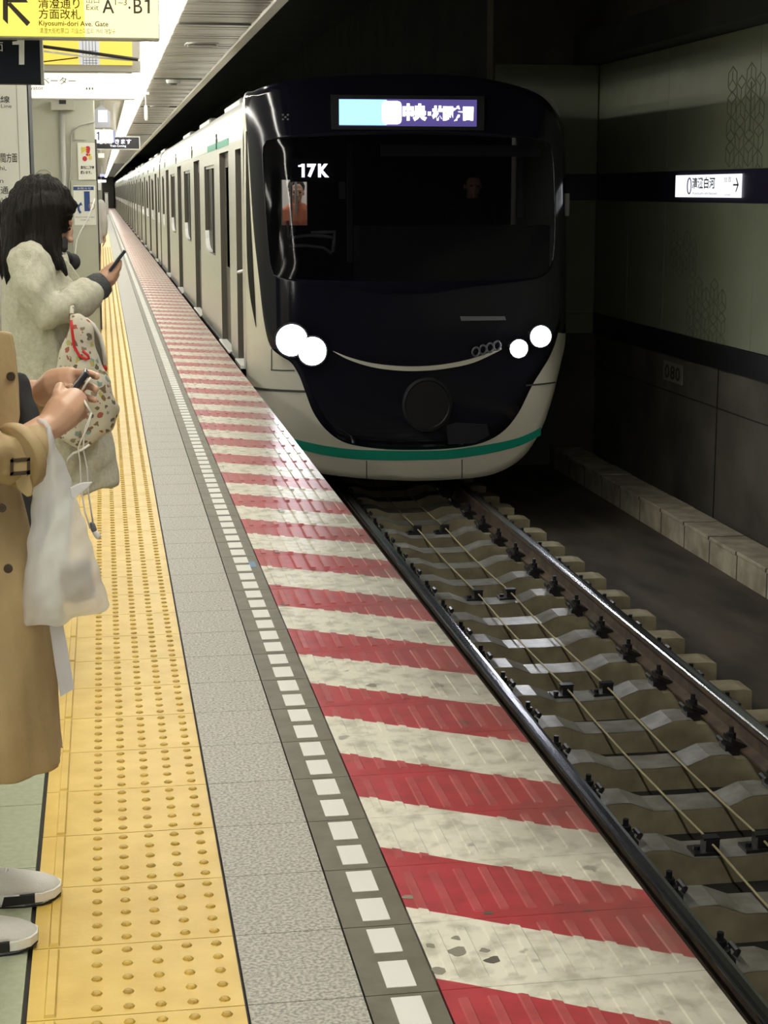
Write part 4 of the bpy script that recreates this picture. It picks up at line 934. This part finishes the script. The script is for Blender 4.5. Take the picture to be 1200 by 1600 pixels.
def generic(label, loc, rot, H, coat_m, hair_m, hem=.30, legs_m=None, cap=None, long_hair=False, group=None, voxel=.012):
    e = empty('person', loc); e.rotation_euler = (0, 0, rot); s = H
    mb = MB()
    mb.tube([(0, 0, .47 * s), (0, 0, .52 * s), (0, 0, .62 * s), (0, 0, .74 * s), (0, 0, .81 * s), (0, 0, .84 * s)], [(.09 * s, .06 * s), (.1 * s, .07 * s), (.082 * s, .058 * s), (.105 * s, .066 * s), (.095 * s, .05 * s), (.04 * s, .035 * s)], 16)
    mb.cap([(0, 0, .82 * s), (.008 * s, 0, .89 * s)], .032 * s)
    for q in (-1, 1):
        mb.cap([(0, q * .05 * s, .5 * s), (.008 * s, q * .052 * s, .28 * s), (-.006 * s, q * .052 * s, .05 * s)], [.055 * s, .036 * s, .024 * s]); mb.cap([(-.02 * s, q * .052 * s, .022 * s), (.07 * s, q * .06 * s, .018 * s)], .02 * s)
        mb.cap([(0, q * .108 * s, .80 * s), (-.012 * s, q * .132 * s, .63 * s), (.02 * s, q * .135 * s, .49 * s)], [.032 * s, .026 * s, .017 * s])
        hand_relaxed(mb, (.02 * s, q * .135 * s, .49 * s), (.12, 0, -1), (0, -q, 0), s / 1.6)
    fr = face(mb, (.012 * s, 0, .925 * s), (1, 0, -.1), s / 1.6)
    link('body', blob(mb, voxel * .6, 3), M_skin, e, True); eyes(fr, e, s / 1.6)
    mb = MB(); mb.tube([(0, 0, hem * s), (0, 0, .45 * s), (0, 0, .62 * s), (0, 0, .74 * s), (0, 0, .815 * s), (0, 0, .855 * s)], [(.13 * s, .1 * s), (.12 * s, .09 * s), (.108 * s, .08 * s), (.122 * s, .08 * s), (.105 * s, .062 * s), (.045 * s, .045 * s)], 18)
    for q in (-1, 1): mb.cap([(0, q * .11 * s, .80 * s), (-.012 * s, q * .135 * s, .63 * s), (.018 * s, q * .137 * s, .515 * s)], [.042 * s, .038 * s, .03 * s])
    link('coat', blob(mb, voxel, 3, folds(.004, 3)), coat_m, e, True)
    mb = MB()
    for q in (-1, 1): mb.cap([(0, q * .05 * s, .5 * s), (.008 * s, q * .052 * s, .28 * s), (-.006 * s, q * .052 * s, .045 * s)], [.06 * s, .043 * s, .034 * s])
    link('trousers', blob(mb, voxel, 2), legs_m or M_tights, e, True)
    for q in (-1, 1):
        mb = MB(); mb.cap([(-.025 * s, q * .052 * s, .024 * s), (.02 * s, q * .055 * s, .026 * s), (.075 * s, q * .06 * s, .02 * s)], [.026 * s, .027 * s, .022 * s]); link('shoe', blob(mb, .008, 2), M_black, e, True)
    mb = MB(); c = np.array((.0, 0, .945 * s)); mb.ell(c + [-.012 * s, 0, .004 * s], (.068 * s, .056 * s, .062 * s))
    mb.cap([c + [-.035 * s, 0, 0], c + [-.045 * s, 0, -.05 * s]] + ([c + [-.055 * s, 0, -.15 * s]] if long_hair else []), [.045 * s, .035 * s] + ([.03 * s] if long_hair else []))
    link('hair', blob(mb, .008, 2, folds(.002, 8, 3)), hair_m, e, True)
    if cap:
        mb = MB(); mb.cyl(c + [-.005 * s, 0, .045 * s], (0, 0, 1), .066 * s, .05 * s, 20, r2=.078 * s); mb.prism([c + np.array([.04 * s + .05 * s * math.cos(q), .05 * s * math.sin(q), .022 * s]) for q in np.linspace(-1.5, 1.5, 10)], (0, 0, .006 * s)); mb.build('peaked_cap', cap, e)
    tag(e, label, 'person', group); return e
c_ = at(463, 300, 17.0)
generic('passenger in orange coat seen through the cab window of the train', (c_[0], 17.0, 0.0), math.radians(-90), 1.58, M_orange, M_hair, hem=.42)
c_ = at(738, 300, 15.55)
generic('driver in dark uniform and peaked cap in the dim cab', (c_[0], 15.55, -.05), math.radians(-90), 1.70, M_darkblue, M_hair, hem=.41, cap=M_darkblue)
c_ = at(7, 380, 6.3)
generic('dark-haired person in pale coat cut off at the left frame edge', (c_[0] - .105, 6.3, 0), math.radians(180), 1.46, mat('pale_coat', (.55, .52, .47), .85), M_hair, long_hair=True)
generic('person in white fluffy coat half hidden behind the pillar', (-.19, 27.0, 0), math.radians(90), 1.60, mat('fluffy_white', (.50, .48, .46), .95), M_hair, hem=.42)

def pillow(mb, pts, thick, ysag=0.0, k=(1, .97, .88, .7, .45, .15)):
    P = np.array(pts, float); c = P.mean(0); rings = []
    for sgn, ks in ((-1, k[::-1]), (1, k[1:])):
        for r in ks: rings.append([c + r * (p - c) + np.array([0, sgn * thick * math.sqrt(max(0, 1 - r ** 2.2)), 0]) for p in P])
    return mb.loft(rings)

# ---- woman in the cream coat
W = empty('person', (-.2, 5.3, 0)); YW1 = 5.3
mb = MB()
mb.tube([(-.19, 5.3, .78), (-.19, 5.3, .86), (-.19, 5.3, 1.0), (-.2, 5.3, 1.15), (-.2, 5.3, 1.25), (-.19, 5.3, 1.29)], [(.14, .1), (.155, .11), (.13, .09), (.155, .1), (.14, .07), (.06, .055)], 16)
mb.cap([(-.195, 5.3, 1.26), (-.165, 5.3, 1.36)], .048)
for yy in (5.225, 5.375): mb.cap([(-.19, yy, .82), (-.25, yy, .45), (-.36, yy, .07)], [.085, .055, .038]); mb.cap([(-.37, yy, .04), (-.24, yy + .01, .034)], .024)
hd = face(mb, at(67, 342, 5.3), (1, .12, -.42), 1.0)
E_ = at(78, 488, 5.09); Wr = at(158, 440, 5.19)
mb.cap([at(48, 408, 5.14), E_, Wr], [.048, .04, .027])
mb.cap([(-.19, 5.46, 1.23), (-.2, 5.52, 1.02), (-.19, 5.53, .86)], [.048, .04, .027])
# right hand round the phone
mb.cap([Wr, at(167, 434, 5.195), at(173, 428, 5.2)], [.026, .031, .028])
for i, (dy, k_) in enumerate(((-.022, 0), (-.004, 1), (.014, 2), (.030, 3))):
    q = lambda x, y: at(x, y, 5.205) + np.array([0, dy, 0])
    finger(mb, [q(174, 431), q(181, 424 + k_ * .8), q(186.5, 415 + k_ * 1.5), q(187, 408 + k_ * 2.0)], .0092)
q = lambda x, y: at(x, y, 5.185); finger(mb, [q(163, 426), q(170, 418), q(178, 412)], .0105)
hand_relaxed(mb, (-.19, 5.53, .86), (.1, 0, -1), (0, -1, 0), .95)
link('body', blob(mb, .0042, 2), M_skin, W, True); eyes(hd, W)
mb = MB()
mb.tube([(-.132, 5.3, .57), (-.142, 5.3, .75), (-.172, 5.3, .95), (-.19, 5.3, 1.1), (-.195, 5.3, 1.2), (-.19, 5.3, 1.265), (-.175, 5.3, 1.31)], [(.2, .16), (.195, .152), (.185, .135), (.19, .122), (.185, .112), (.14, .09), (.075, .068)], 24)
mb.cap([at(46, 408, 5.14), at(52, 450, 5.10), at(76, 486, 5.085), at(110, 474, 5.12), at(136, 457, 5.16)], [.062, .063, .060, .052, .043], 14)
mb.cap([(-.19, 5.45, 1.23), (-.2, 5.515, 1.04), (-.19, 5.53, .89)], [.062, .06, .045], 14)
link('coat', blob(mb, .007, 4, lambda co: folds(.0055, 11)(co) + folds(.004, 12, 2.4)(co) * np.clip((5.22 - co[:, 1]) * 12, 0, 1)), M_cream, W, True)
mb = MB(); mb.prism([at(x, y, 5.165) for x, y in ((84, 396), (97, 398), (112, 415), (130, 442), (126, 450), (108, 432), (92, 415))], (0, .012, 0)); mb.build('lapel', M_cream, W, bevel=.003, seg=2)
mb = MB(); mb.prism([at(x, y, 5.105) for x, y in ((55, 598), (104, 597), (104, 600), (55, 601))], (0, .012, 0)); mb.build('pocket_welt', M_cream, W)
mb = MB(); mb.tube([at(x, y, 5.17 + .02 * i / 3) for i, (x, y) in enumerate(((138, 456), (147, 451.5), (156, 446.5), (164, 441)))], [.036, .042, .042, .034], 16); mb.build('knit_cuff', M_knit, W, smooth=True)
mb = MB(); mb.cap([at(88, 395, 5.28), at(97, 383, 5.26), at(99, 377, 5.27)], [.02, .022, .016]); mb.ell(at(113, 409, 5.33), (.026, .03, .027)); mb.ell(at(103, 402, 5.3), (.022, .03, .02)); link('dark_scarf', blob(mb, .005, 2), M_coatdark, W, True)
mb = MB()
mb.ell(at(62, 327, 5.29), (.098, .098, .106), 18, 12)
mb.cap([at(70, 300, 5.25), at(96, 308, 5.25), at(113, 321, 5.26)], [.045, .034, .016]); mb.cap([at(85, 318, 5.23), at(100, 326, 5.24), at(112, 327, 5.255)], [.04, .028, .014])
mb.cap([at(70, 325, 5.215), at(76, 365, 5.20), at(82, 395, 5.185), at(93, 414, 5.165), at(104, 428, 5.155)], [.055, .038, .028, .016, .006])
mb.cap([at(55, 335, 5.24), at(62, 375, 5.215), at(58, 400, 5.17), at(50, 418, 5.14)], [.07, .05, .028, .008])
mb.cap([at(45, 335, 5.28), at(31, 375, 5.25), at(20, 415, 5.22), at(12, 442, 5.21)], [.085, .058, .036, .010])
mb.cap([at(50, 340, 5.3), at(36, 390, 5.27), at(30, 425, 5.22)], [.08, .058, .02])
def strands(co):
    a = np.arctan2(co[:, 1] - 5.29, co[:, 0] + .18); return .0022 * np.sin(a * 46 + 22 * co[:, 2]) + .0013 * np.sin(a * 91 + 9 * co[:, 2] + 1) + .0016 * np.sin(co[:, 0] * 260 + co[:, 2] * 40)
link('hair', blob(mb, .0045, 3, strands), M_hair, W, True)
mb = MB()
for yy in (5.225, 5.375): mb.cap([(-.2, yy, .7), (-.25, yy, .45), (-.36, yy, .08)], [.082, .06, .044])
link('tights', blob(mb, .01, 2), M_tights, W, True)
for yy in (5.225, 5.375):
    mb = MB(); mb.cap([(-.38, yy, .04), (-.31, yy, .042), (-.225, yy + .01, .03)], [.04, .042, .03]); link('shoe', blob(mb, .008, 2), M_black, W, True)
adopt(W); tag(W, 'woman with long dark hair in a cream wool coat looking at a phone', 'person')
# her phone
e = empty('phone', tuple(at(184, 408, 5.2))); a_ = at(171, 423, 5.2); b_ = at(195.5, 391.5, 5.2); c_ = (a_ + b_) / 2; d_ = (b_ - a_) / 2; n_ = np.cross(d_, [0, 1, 0]); n_ /= np.linalg.norm(n_)
mb = MB(); mb.obox(c_, d_, (0, .034, 0), n_ * .0042); mb.build('phone_body', M_phone, e, bevel=.002, seg=2); mb = MB(); mb.obox(c_ - n_ * .0046 * (1 if n_[0] > 0 else -1), d_ * .94, (0, .031, 0), n_ * .0005); mb.build('screen', M_blackpl, e)
adopt(e); tag(e, 'dark phone held up by the woman in the cream coat', 'phone')
# printed tote
e = empty('tote_bag', tuple(at(130, 690, 5.0)))
YTt = 5.0
tp = [(112, 497), (121, 493), (130, 499), (140, 506), (148, 530), (158, 560), (168, 590), (178, 622), (185.5, 641), (180, 660), (164, 676), (150, 688), (130, 698), (112, 694), (96, 688), (84, 676), (79, 655), (82, 620), (86, 585), (92, 555), (100, 535), (107, 515)]
mb = MB(); pillow(mb, resample([at(x, y, YTt) for x, y in tp], 6)[::2], .05); link('bag_body', blob(mb, .005, 2, folds(.006, 21, 1.7)), M_tote, e, True)
mb = MB(); mb.tube([at(x, y, YTt - .052) for x, y in ((111, 500), (113, 520), (116, 542), (124, 556), (134, 561), (139, 560), (137, 555), (129, 548))], .0042, 8); mb.build('red_drawstring', M_red, e, smooth=True)
mb = MB(); mb.prism([at(x, y, YTt + .04) for x, y in ((126, 501), (138, 506), (150, 520), (160, 545), (164, 574), (160, 572), (150, 548), (140, 528))], (0, .03, 0)); mb.build('grey_lining', M_taupe, e, bevel=.004)
mb = MB(); mb.tube([at(x, y, YTt + .03) for x, y in ((133, 498), (146, 508), (156, 524), (162, 546), (164.5, 570))], .006, 8); mb.build('pale_piping', M_cord, e, smooth=True)
mb = MB(); mb.ell(at(163.5, 576, YTt + .03), (.008, .01, .011)); mb.build('red_tab', M_red, e, smooth=True)
mb = MB(); mb.tube([at(114, 502, YTt + .0), at(112, 490, 5.03), at(113, 478, 5.06), at(120, 470, 5.12), at(126, 482, 5.18), at(124, 500, 5.1)], .007, 8); mb.build('handle', M_tote, e, smooth=True)
adopt(e); tag(e, 'cotton tote bag with small printed figures and red drawstring', 'bag')

# ---- woman in the trench coat, head above the picture's left edge
V = empty('person', (-.33, 3.36, 0)); mb = MB()
mb.tube([(-.33, 3.4, .8), (-.33, 3.4, .9), (-.335, 3.4, 1.05), (-.335, 3.4, 1.2), (-.335, 3.4, 1.3), (-.33, 3.4, 1.345)], [(.14, .1), (.155, .11), (.13, .09), (.155, .1), (.14, .07), (.06, .055)], 16)
mb.cap([(-.335, 3.4, 1.32), (-.31, 3.4, 1.42)], .05)
hv = face(mb, (-.295, 3.4, 1.49), (1, .1, -.35))
for yy, tx in ((3.245, -.335), (3.455, -.30)): mb.cap([(-.33, yy * .5 + 3.375 * .5, .85), (-.31, yy, .47), (tx, yy, .09)], [.085, .057, .04]); mb.cap([(tx - .03, yy, .045), (tx + .08, yy, .035)], [.02, .016])
RWr = at(80, 664, 3.32)
mb.cap([(-.33, 3.235, 1.28), at(-22, 712, 3.2), RWr], [.05, .043, .028])
mb.cap([(-.33, 3.57, 1.28), (-.31, 3.64, 1.05), at(70, 614, 3.53)], [.05, .043, .028])
# right hand (back of the hand towards the viewer)
mb.cap([RWr, at(98, 645, 3.335), at(113, 630, 3.36)], [.030, .037, .032], 12)
mb.ell(at(104, 634, 3.35), (.036, .024, .032)); mb.cap([at(96, 640, 3.335), at(118, 640, 3.36)], [.028, .025])
finger(mb, [at(92, 632, 3.335), at(90, 616, 3.345), at(94, 604, 3.365)], .0125)
finger(mb, [at(112, 620, 3.36), at(122, 621, 3.385), at(126, 625, 3.41)], .0105)
finger(mb, [at(117, 628, 3.36), at(126, 629, 3.375), at(128, 634, 3.40)], .0105)
finger(mb, [at(117, 638, 3.35), at(127, 636, 3.36), at(132, 639, 3.378), at(129, 643, 3.39)], .0098)
finger(mb, [at(112, 647, 3.345), at(122, 648, 3.355), at(127, 651, 3.372), at(122, 655, 3.38)], .0090)
# left hand behind the phone
LW = at(70, 614, 3.53)
mb.cap([LW, at(88, 602, 3.505), at(106, 596, 3.49)], [.03, .036, .032], 12); mb.ell(at(100, 604, 3.495), (.035, .022, .03))
finger(mb, [at(104, 588, 3.48), at(122, 583, 3.47), at(140, 584, 3.445), at(151, 588, 3.42)], .0098)
finger(mb, [at(106, 600, 3.48), at(124, 601, 3.47), at(140, 603, 3.445), at(150, 608, 3.42)], .0092)
finger(mb, [at(108, 612, 3.48), at(124, 618, 3.46), at(138, 622, 3.435), at(148, 625, 3.41)], .0090)
finger(mb, [at(106, 620, 3.49), at(118, 630, 3.47), at(128, 638, 3.445), at(136, 641, 3.425)], .0085)
finger(mb, [at(96, 610, 3.475), at(104, 610, 3.445), at(112, 606, 3.42)], .0115)
link('body', blob(mb, .0037, 2), M_skin, V, True); eyes(hv, V)
mb = MB()
mb.tube([(-.305, 3.36, .335), (-.315, 3.37, .55), (-.33, 3.385, .8), (-.34, 3.4, 1.0), (-.335, 3.4, 1.18), (-.335, 3.4, 1.30), (-.33, 3.4, 1.36)], [(.21, .205), (.205, .20), (.195, .178), (.185, .155), (.195, .138), (.15, .10), (.08, .075)], 26)
mb.cap([(-.33, 3.235, 1.285), (-.33, 3.215, 1.15), at(-28, 712, 3.195), at(12, 716, 3.22), at(42, 703, 3.255), at(65, 686, 3.295)], [.066, .064, .064, .058, .050, .042], 16)
mb.cap([(-.33, 3.565, 1.285), (-.32, 3.64, 1.06), at(30, 636, 3.57), at(62, 618, 3.54)], [.066, .064, .05, .042], 16)
link('coat', blob(mb, .007, 4, lambda co: folds(.0075, 31, .75)(co) + folds(.0035, 32, 2.2)(co) * (co[:, 2] > .95)), M_trench, V, True)
# front flap with buttons
fl = [(-40, 512), (19, 520), (24, 548), (29, 600), (31, 650), (27, 670), (12, 690), (-10, 692), (-40, 690)]
mb = MB(); mb.prism([at(x, y, 3.262) for x, y in fl], (0, .014, 0)); mb.build('front_flap', M_trench, V, bevel=.005, seg=2)
for x, y, Yb in ((17, 588, 3.258), (3, 793, 3.19), (13, 888, 3.175)):
    c_ = at(x, y, Yb); mb = MB(); mb.cyl(c_, (0, 1, 0), .0085, .006, 18); mb.loft([[c_ + np.array([r * math.cos(q), -.003 - d, r * math.sin(q)]) for q in np.linspace(0, 6.283, 18, endpoint=False)] for r, d in ((.0085, 0), (.0085, .002), (.006, .002), (.0055, .0005))]); mb.build('button', M_button, V)
# sleeve strap and buckle
c0, c1 = at(22, 716, 3.23), at(32, 710, 3.24); ax_ = (at(45, 702, 3.26) - at(12, 716, 3.22)); ax_ /= np.linalg.norm(ax_)
mb = MB(); mb.tube([c0 - ax_ * .004, c0 + ax_ * .004, c1 + ax_ * .004, c1 + ax_ * .008], [.062, .066, .065, .060], 20); mb.build('sleeve_strap', M_trench, V, smooth=True)
mb = MB(); z0 = 3.158
for x0, x1, y0, y1 in ((16, 47, 717, 722), (16, 47, 737, 743), (16, 21, 717, 743), (42, 47, 717, 743)):
    mb.prism([at(x, y, z0) for x, y in ((x0, y0 + 1), (x1, y0 - 2), (x1, y1 - 2), (x0, y1 + 1))], (0, .010, 0))
mb.build('strap_buckle', M_button, V); mb = MB(); mb.prism([at(x, y, z0 + .003) for x, y in ((20, 722), (43, 719), (43, 737), (20, 739))], (0, .006, 0)); mb.build('strap_end', M_trench, V)
mb = MB(); mb.prism([at(x, y, 3.20) for x, y in ((20, 742), (46, 740), (52, 762), (50, 775), (42, 777), (28, 765))], (0, .008, 0)); mb.build('strap_tab', M_trench, V, bevel=.002, seg=1)
mb = MB(); mb.cap([at(30, 600, 3.44), at(40, 640, 3.42), at(46, 680, 3.40), at(50, 720, 3.38)], [.020, .024, .022, .014]); link('dark_scarf', blob(mb, .006, 2, folds(.004, 5, 2)), M_coatdark, V, True)
mb = MB(); mb.ell((-.31, 3.4, 1.52), (.1, .092, .105)); mb.cap([(-.35, 3.4, 1.5), (-.38, 3.4, 1.38)], [.08, .05]); link('hair', blob(mb, .006, 2, folds(.002, 9, 3)), M_hair, V, True)
mb = MB()
for yy, tx in ((3.245, -.335), (3.455, -.30)): mb.cap([(-.31, yy, .5), (-.312, yy, .32), (tx, yy, .08)], [.062, .057, .044])
link('tights', blob(mb, .008, 2), M_tights, V, True)
def sneaker(tx, yc, dy):
    L_ = .265; hx = tx - L_
    sec = [(0, .050, .085), (.06, .062, .098), (.2, .068, .095), (.38, .072, .082), (.55, .082, .068), (.72, .088, .058), (.86, .080, .050), (.95, .058, .042), (1.0, .02, .030)]
    up = MB(); so = MB(); ru = []; rs = []
    for t, w_, h_ in sec:
        x = hx + t * L_; y = yc + dy * t
        ru.append([(x, y + w_ / 2 * math.copysign(abs(math.cos(q)) ** .75, math.cos(q)), .022 + (h_ - .022) * max(0, math.sin(q)) ** .8 if math.sin(q) > 0 else .022) for q in np.linspace(0, 2 * math.pi, 18, endpoint=False)])
        lift = .012 * max(0, (t - .8) / .2) ** 1.5
        rs.append([(x, y + sy * (w_ / 2 + .006), z) for sy, z in ((-1, .004 + lift), (1, .004 + lift), (1, .027 + lift * .4), (-1, .027 + lift * .4))])
    up.loft(ru); s_ = up.build('sneaker', M_shoe, V, smooth=True)
    so.loft(rs); so.build('sole', M_sole, s_)
    r2 = [[(x, y, z - .004 if z < .02 else z - .018) for x, y, z in r] for r in rs]; mb = MB(); mb.loft(r2); mb.build('outsole', M_tights, s_)
    mb = MB(); xa, xb = hx + .54 * L_, hx + .80 * L_
    mb.prism([(xa, yc - .0525 + dy * .6, .006), (xb, yc - .0505 + dy * .75, .010), (xb, yc - .0505 + dy * .75, .028), (xa + .006, yc - .0525 + dy * .6, .026)], (0, .02, 0)); mb.build('sole_plug', M_tights, s_)
    mb = MB(); mb.prism([(hx + .22 * L_, yc - .045, .05), (hx + .32 * L_, yc - .047, .045), (hx + .30 * L_, yc - .040, .075), (hx + .24 * L_, yc - .038, .08)], (0, .01, 0)); mb.build('side_patch', M_tights, s_)
    mb = MB()
    for k in range(4): x = hx + (.34 + .07 * k) * L_; z = .090 - .008 * k; mb.tube([(x, yc - .028, z - .010), (x + .008, yc, z + .002), (x, yc + .028, z - .010)], .004, 6)
    mb.build('laces', M_sole, s_, smooth=True)
sneaker(-.168, 3.235, -.01); sneaker(-.128, 3.455, .0)
adopt(V)
for c in V.children:
    for g in c.children: g.matrix_parent_inverse = Matrix.Identity(4)
tag(V, 'person in tan trench coat, black tights and white sneakers holding a phone', 'person')
e = empty('phone', tuple(at(121, 599, 3.42))); a_ = at(106, 618, 3.42); b_ = at(136, 580, 3.42); c_ = (a_ + b_) / 2; d_ = (b_ - a_) / 2; n_ = np.cross(d_, [0, 1, 0]); n_ /= np.linalg.norm(n_)
mb = MB(); mb.obox(c_, d_, (0, .036, 0), n_ * .0055); mb.build('phone_body', M_phone, e, bevel=.0022, seg=2); mb = MB(); mb.obox(c_ - n_ * .006, d_ * .94, (0, .032, 0), n_ * .0005); mb.build('screen', M_blackpl, e)
adopt(e); tag(e, 'navy phone held in both hands above the white plastic bag', 'phone')
# plastic bag from the wrist
e = empty('plastic_bag', tuple(at(105, 975, 3.26))); YB2 = 3.262
bp = [(70, 668), (77, 660), (83, 672), (88, 695), (97, 716), (107, 738), (117, 765), (128, 800), (140, 835), (150, 868), (160, 905), (168, 930), (171, 944), (165, 952), (148, 957), (130, 960), (118, 964), (108, 972), (96, 977), (78, 976), (60, 974), (44, 975), (39, 979), (34, 968), (36, 935), (41, 890), (46, 840), (50, 790), (54, 745), (61, 705)]
mb = MB(); pillow(mb, resample([at(x, y, YB2) for x, y in bp], 6)[::2], .052); 
def crease(co):
    t = np.clip((1.02 - co[:, 2]) / .4, .02, 1); u = (co[:, 0] + .10) / (.03 + .09 * t)
    return .0045 * np.abs(np.sin(u * 3.1 + 1.2 * np.sin(co[:, 2] * 9))) * (.4 + t) - .002 + .0012 * np.sin(co[:, 0] * 90 - co[:, 2] * 120) + .0012 * np.sin(co[:, 2] * 70 + co[:, 0] * 30)
link('bag_film', blob(mb, .0045, 1, crease), M_plastic, e, True)
mb = MB(); mb.prism([at(x, y, YB2 - .02) for x, y in ((108, 762), (128, 754), (146, 753), (138, 761), (122, 775), (112, 782))], (0, .006, 0)); mb.build('bag_ear', M_plastic, e, bevel=.002, seg=1)
mb = MB(); mb.tube([at(x, y, Yv) for x, y, Yv in ((78, 700, 3.262), (79, 682, 3.262), (76, 668, 3.258), (70, 660, 3.262), (62, 657, 3.275), (57, 658, 3.30), (56, 662, 3.34))], [.0045] * 7, 8); mb.build('bag_handle', M_plastic, e, smooth=True)
mb = MB(); mb.prism([at(x, y, YB2 + .03) for x, y in ((76, 968), (97, 968), (105, 1010), (116, 1076), (94, 1089), (86, 1040))], (0, .004, 0)); mb.build('hanging_strip', mat('lilac_film', (.62, .62, .68), .5), e)
adopt(e); tag(e, 'white plastic carrier bag hanging from the wrist of the trench-coated person', 'bag')
e = empty('boxed_food', tuple(at(130, 950, YB2))); 
mb = MB(); mb.prism([at(x, y, YB2 - .028) for x, y in ((92, 890), (118, 886), (140, 884), (150, 934), (122, 943), (96, 940))], (0, .056, 0)); mb.build('carton', M_box, e, bevel=.004, seg=2); mb = MB(); mb.prism([at(x, y, YB2 - .031) for x, y in ((92, 890), (140, 884), (141.5, 891), (92.5, 898))], (0, .062, 0)); mb.build('carton_lid', mat('card_grey', (.28, .24, .19), .7), e)
adopt(e); tag(e, 'brown carton showing through the bottom of the white plastic bag', 'box')
# earphone cord
e = empty('earphone_cord', tuple(at(120, 690, 3.3))); mb = MB()
mb.tube([at(x, y, Yv) for x, y, Yv in ((142, 590, 3.36), (134, 600, 3.36), (126, 614, 3.37), (122, 619, 3.38), (129, 622, 3.35), (136, 634, 3.33), (143, 645, 3.33))], .0022, 8)
mb.tube([at(x, y, 3.31) for x, y in ((143, 645), (138, 665), (126, 690), (122, 700), (125, 720), (126, 760), (133, 800), (141, 826))], .0016, 8); mb.tube([at(x, y, 3.33) for x, y in ((143, 645), (132, 672), (130, 700), (136, 730), (138, 770), (146, 822))], .0016, 8)
mb.tube([at(x, y, 3.32) for x, y in ((140, 695), (128, 703), (115, 708), (107, 716), (103, 724))], .0026, 8); mb.build('cord', M_cord, e, smooth=True)
mb = MB(); mb.cap([at(144, 820, 3.32), at(147, 828, 3.32)], .006); mb.build('earbud', M_cabgrey, e, smooth=True); mb = MB(); mb.cap([at(149, 832, 3.32), at(153, 838, 3.32)], .006); mb.build('earbud', M_cord, e, smooth=True)
adopt(e); tag(e, 'thin pale earphone cord dangling from the navy phone', 'cord')
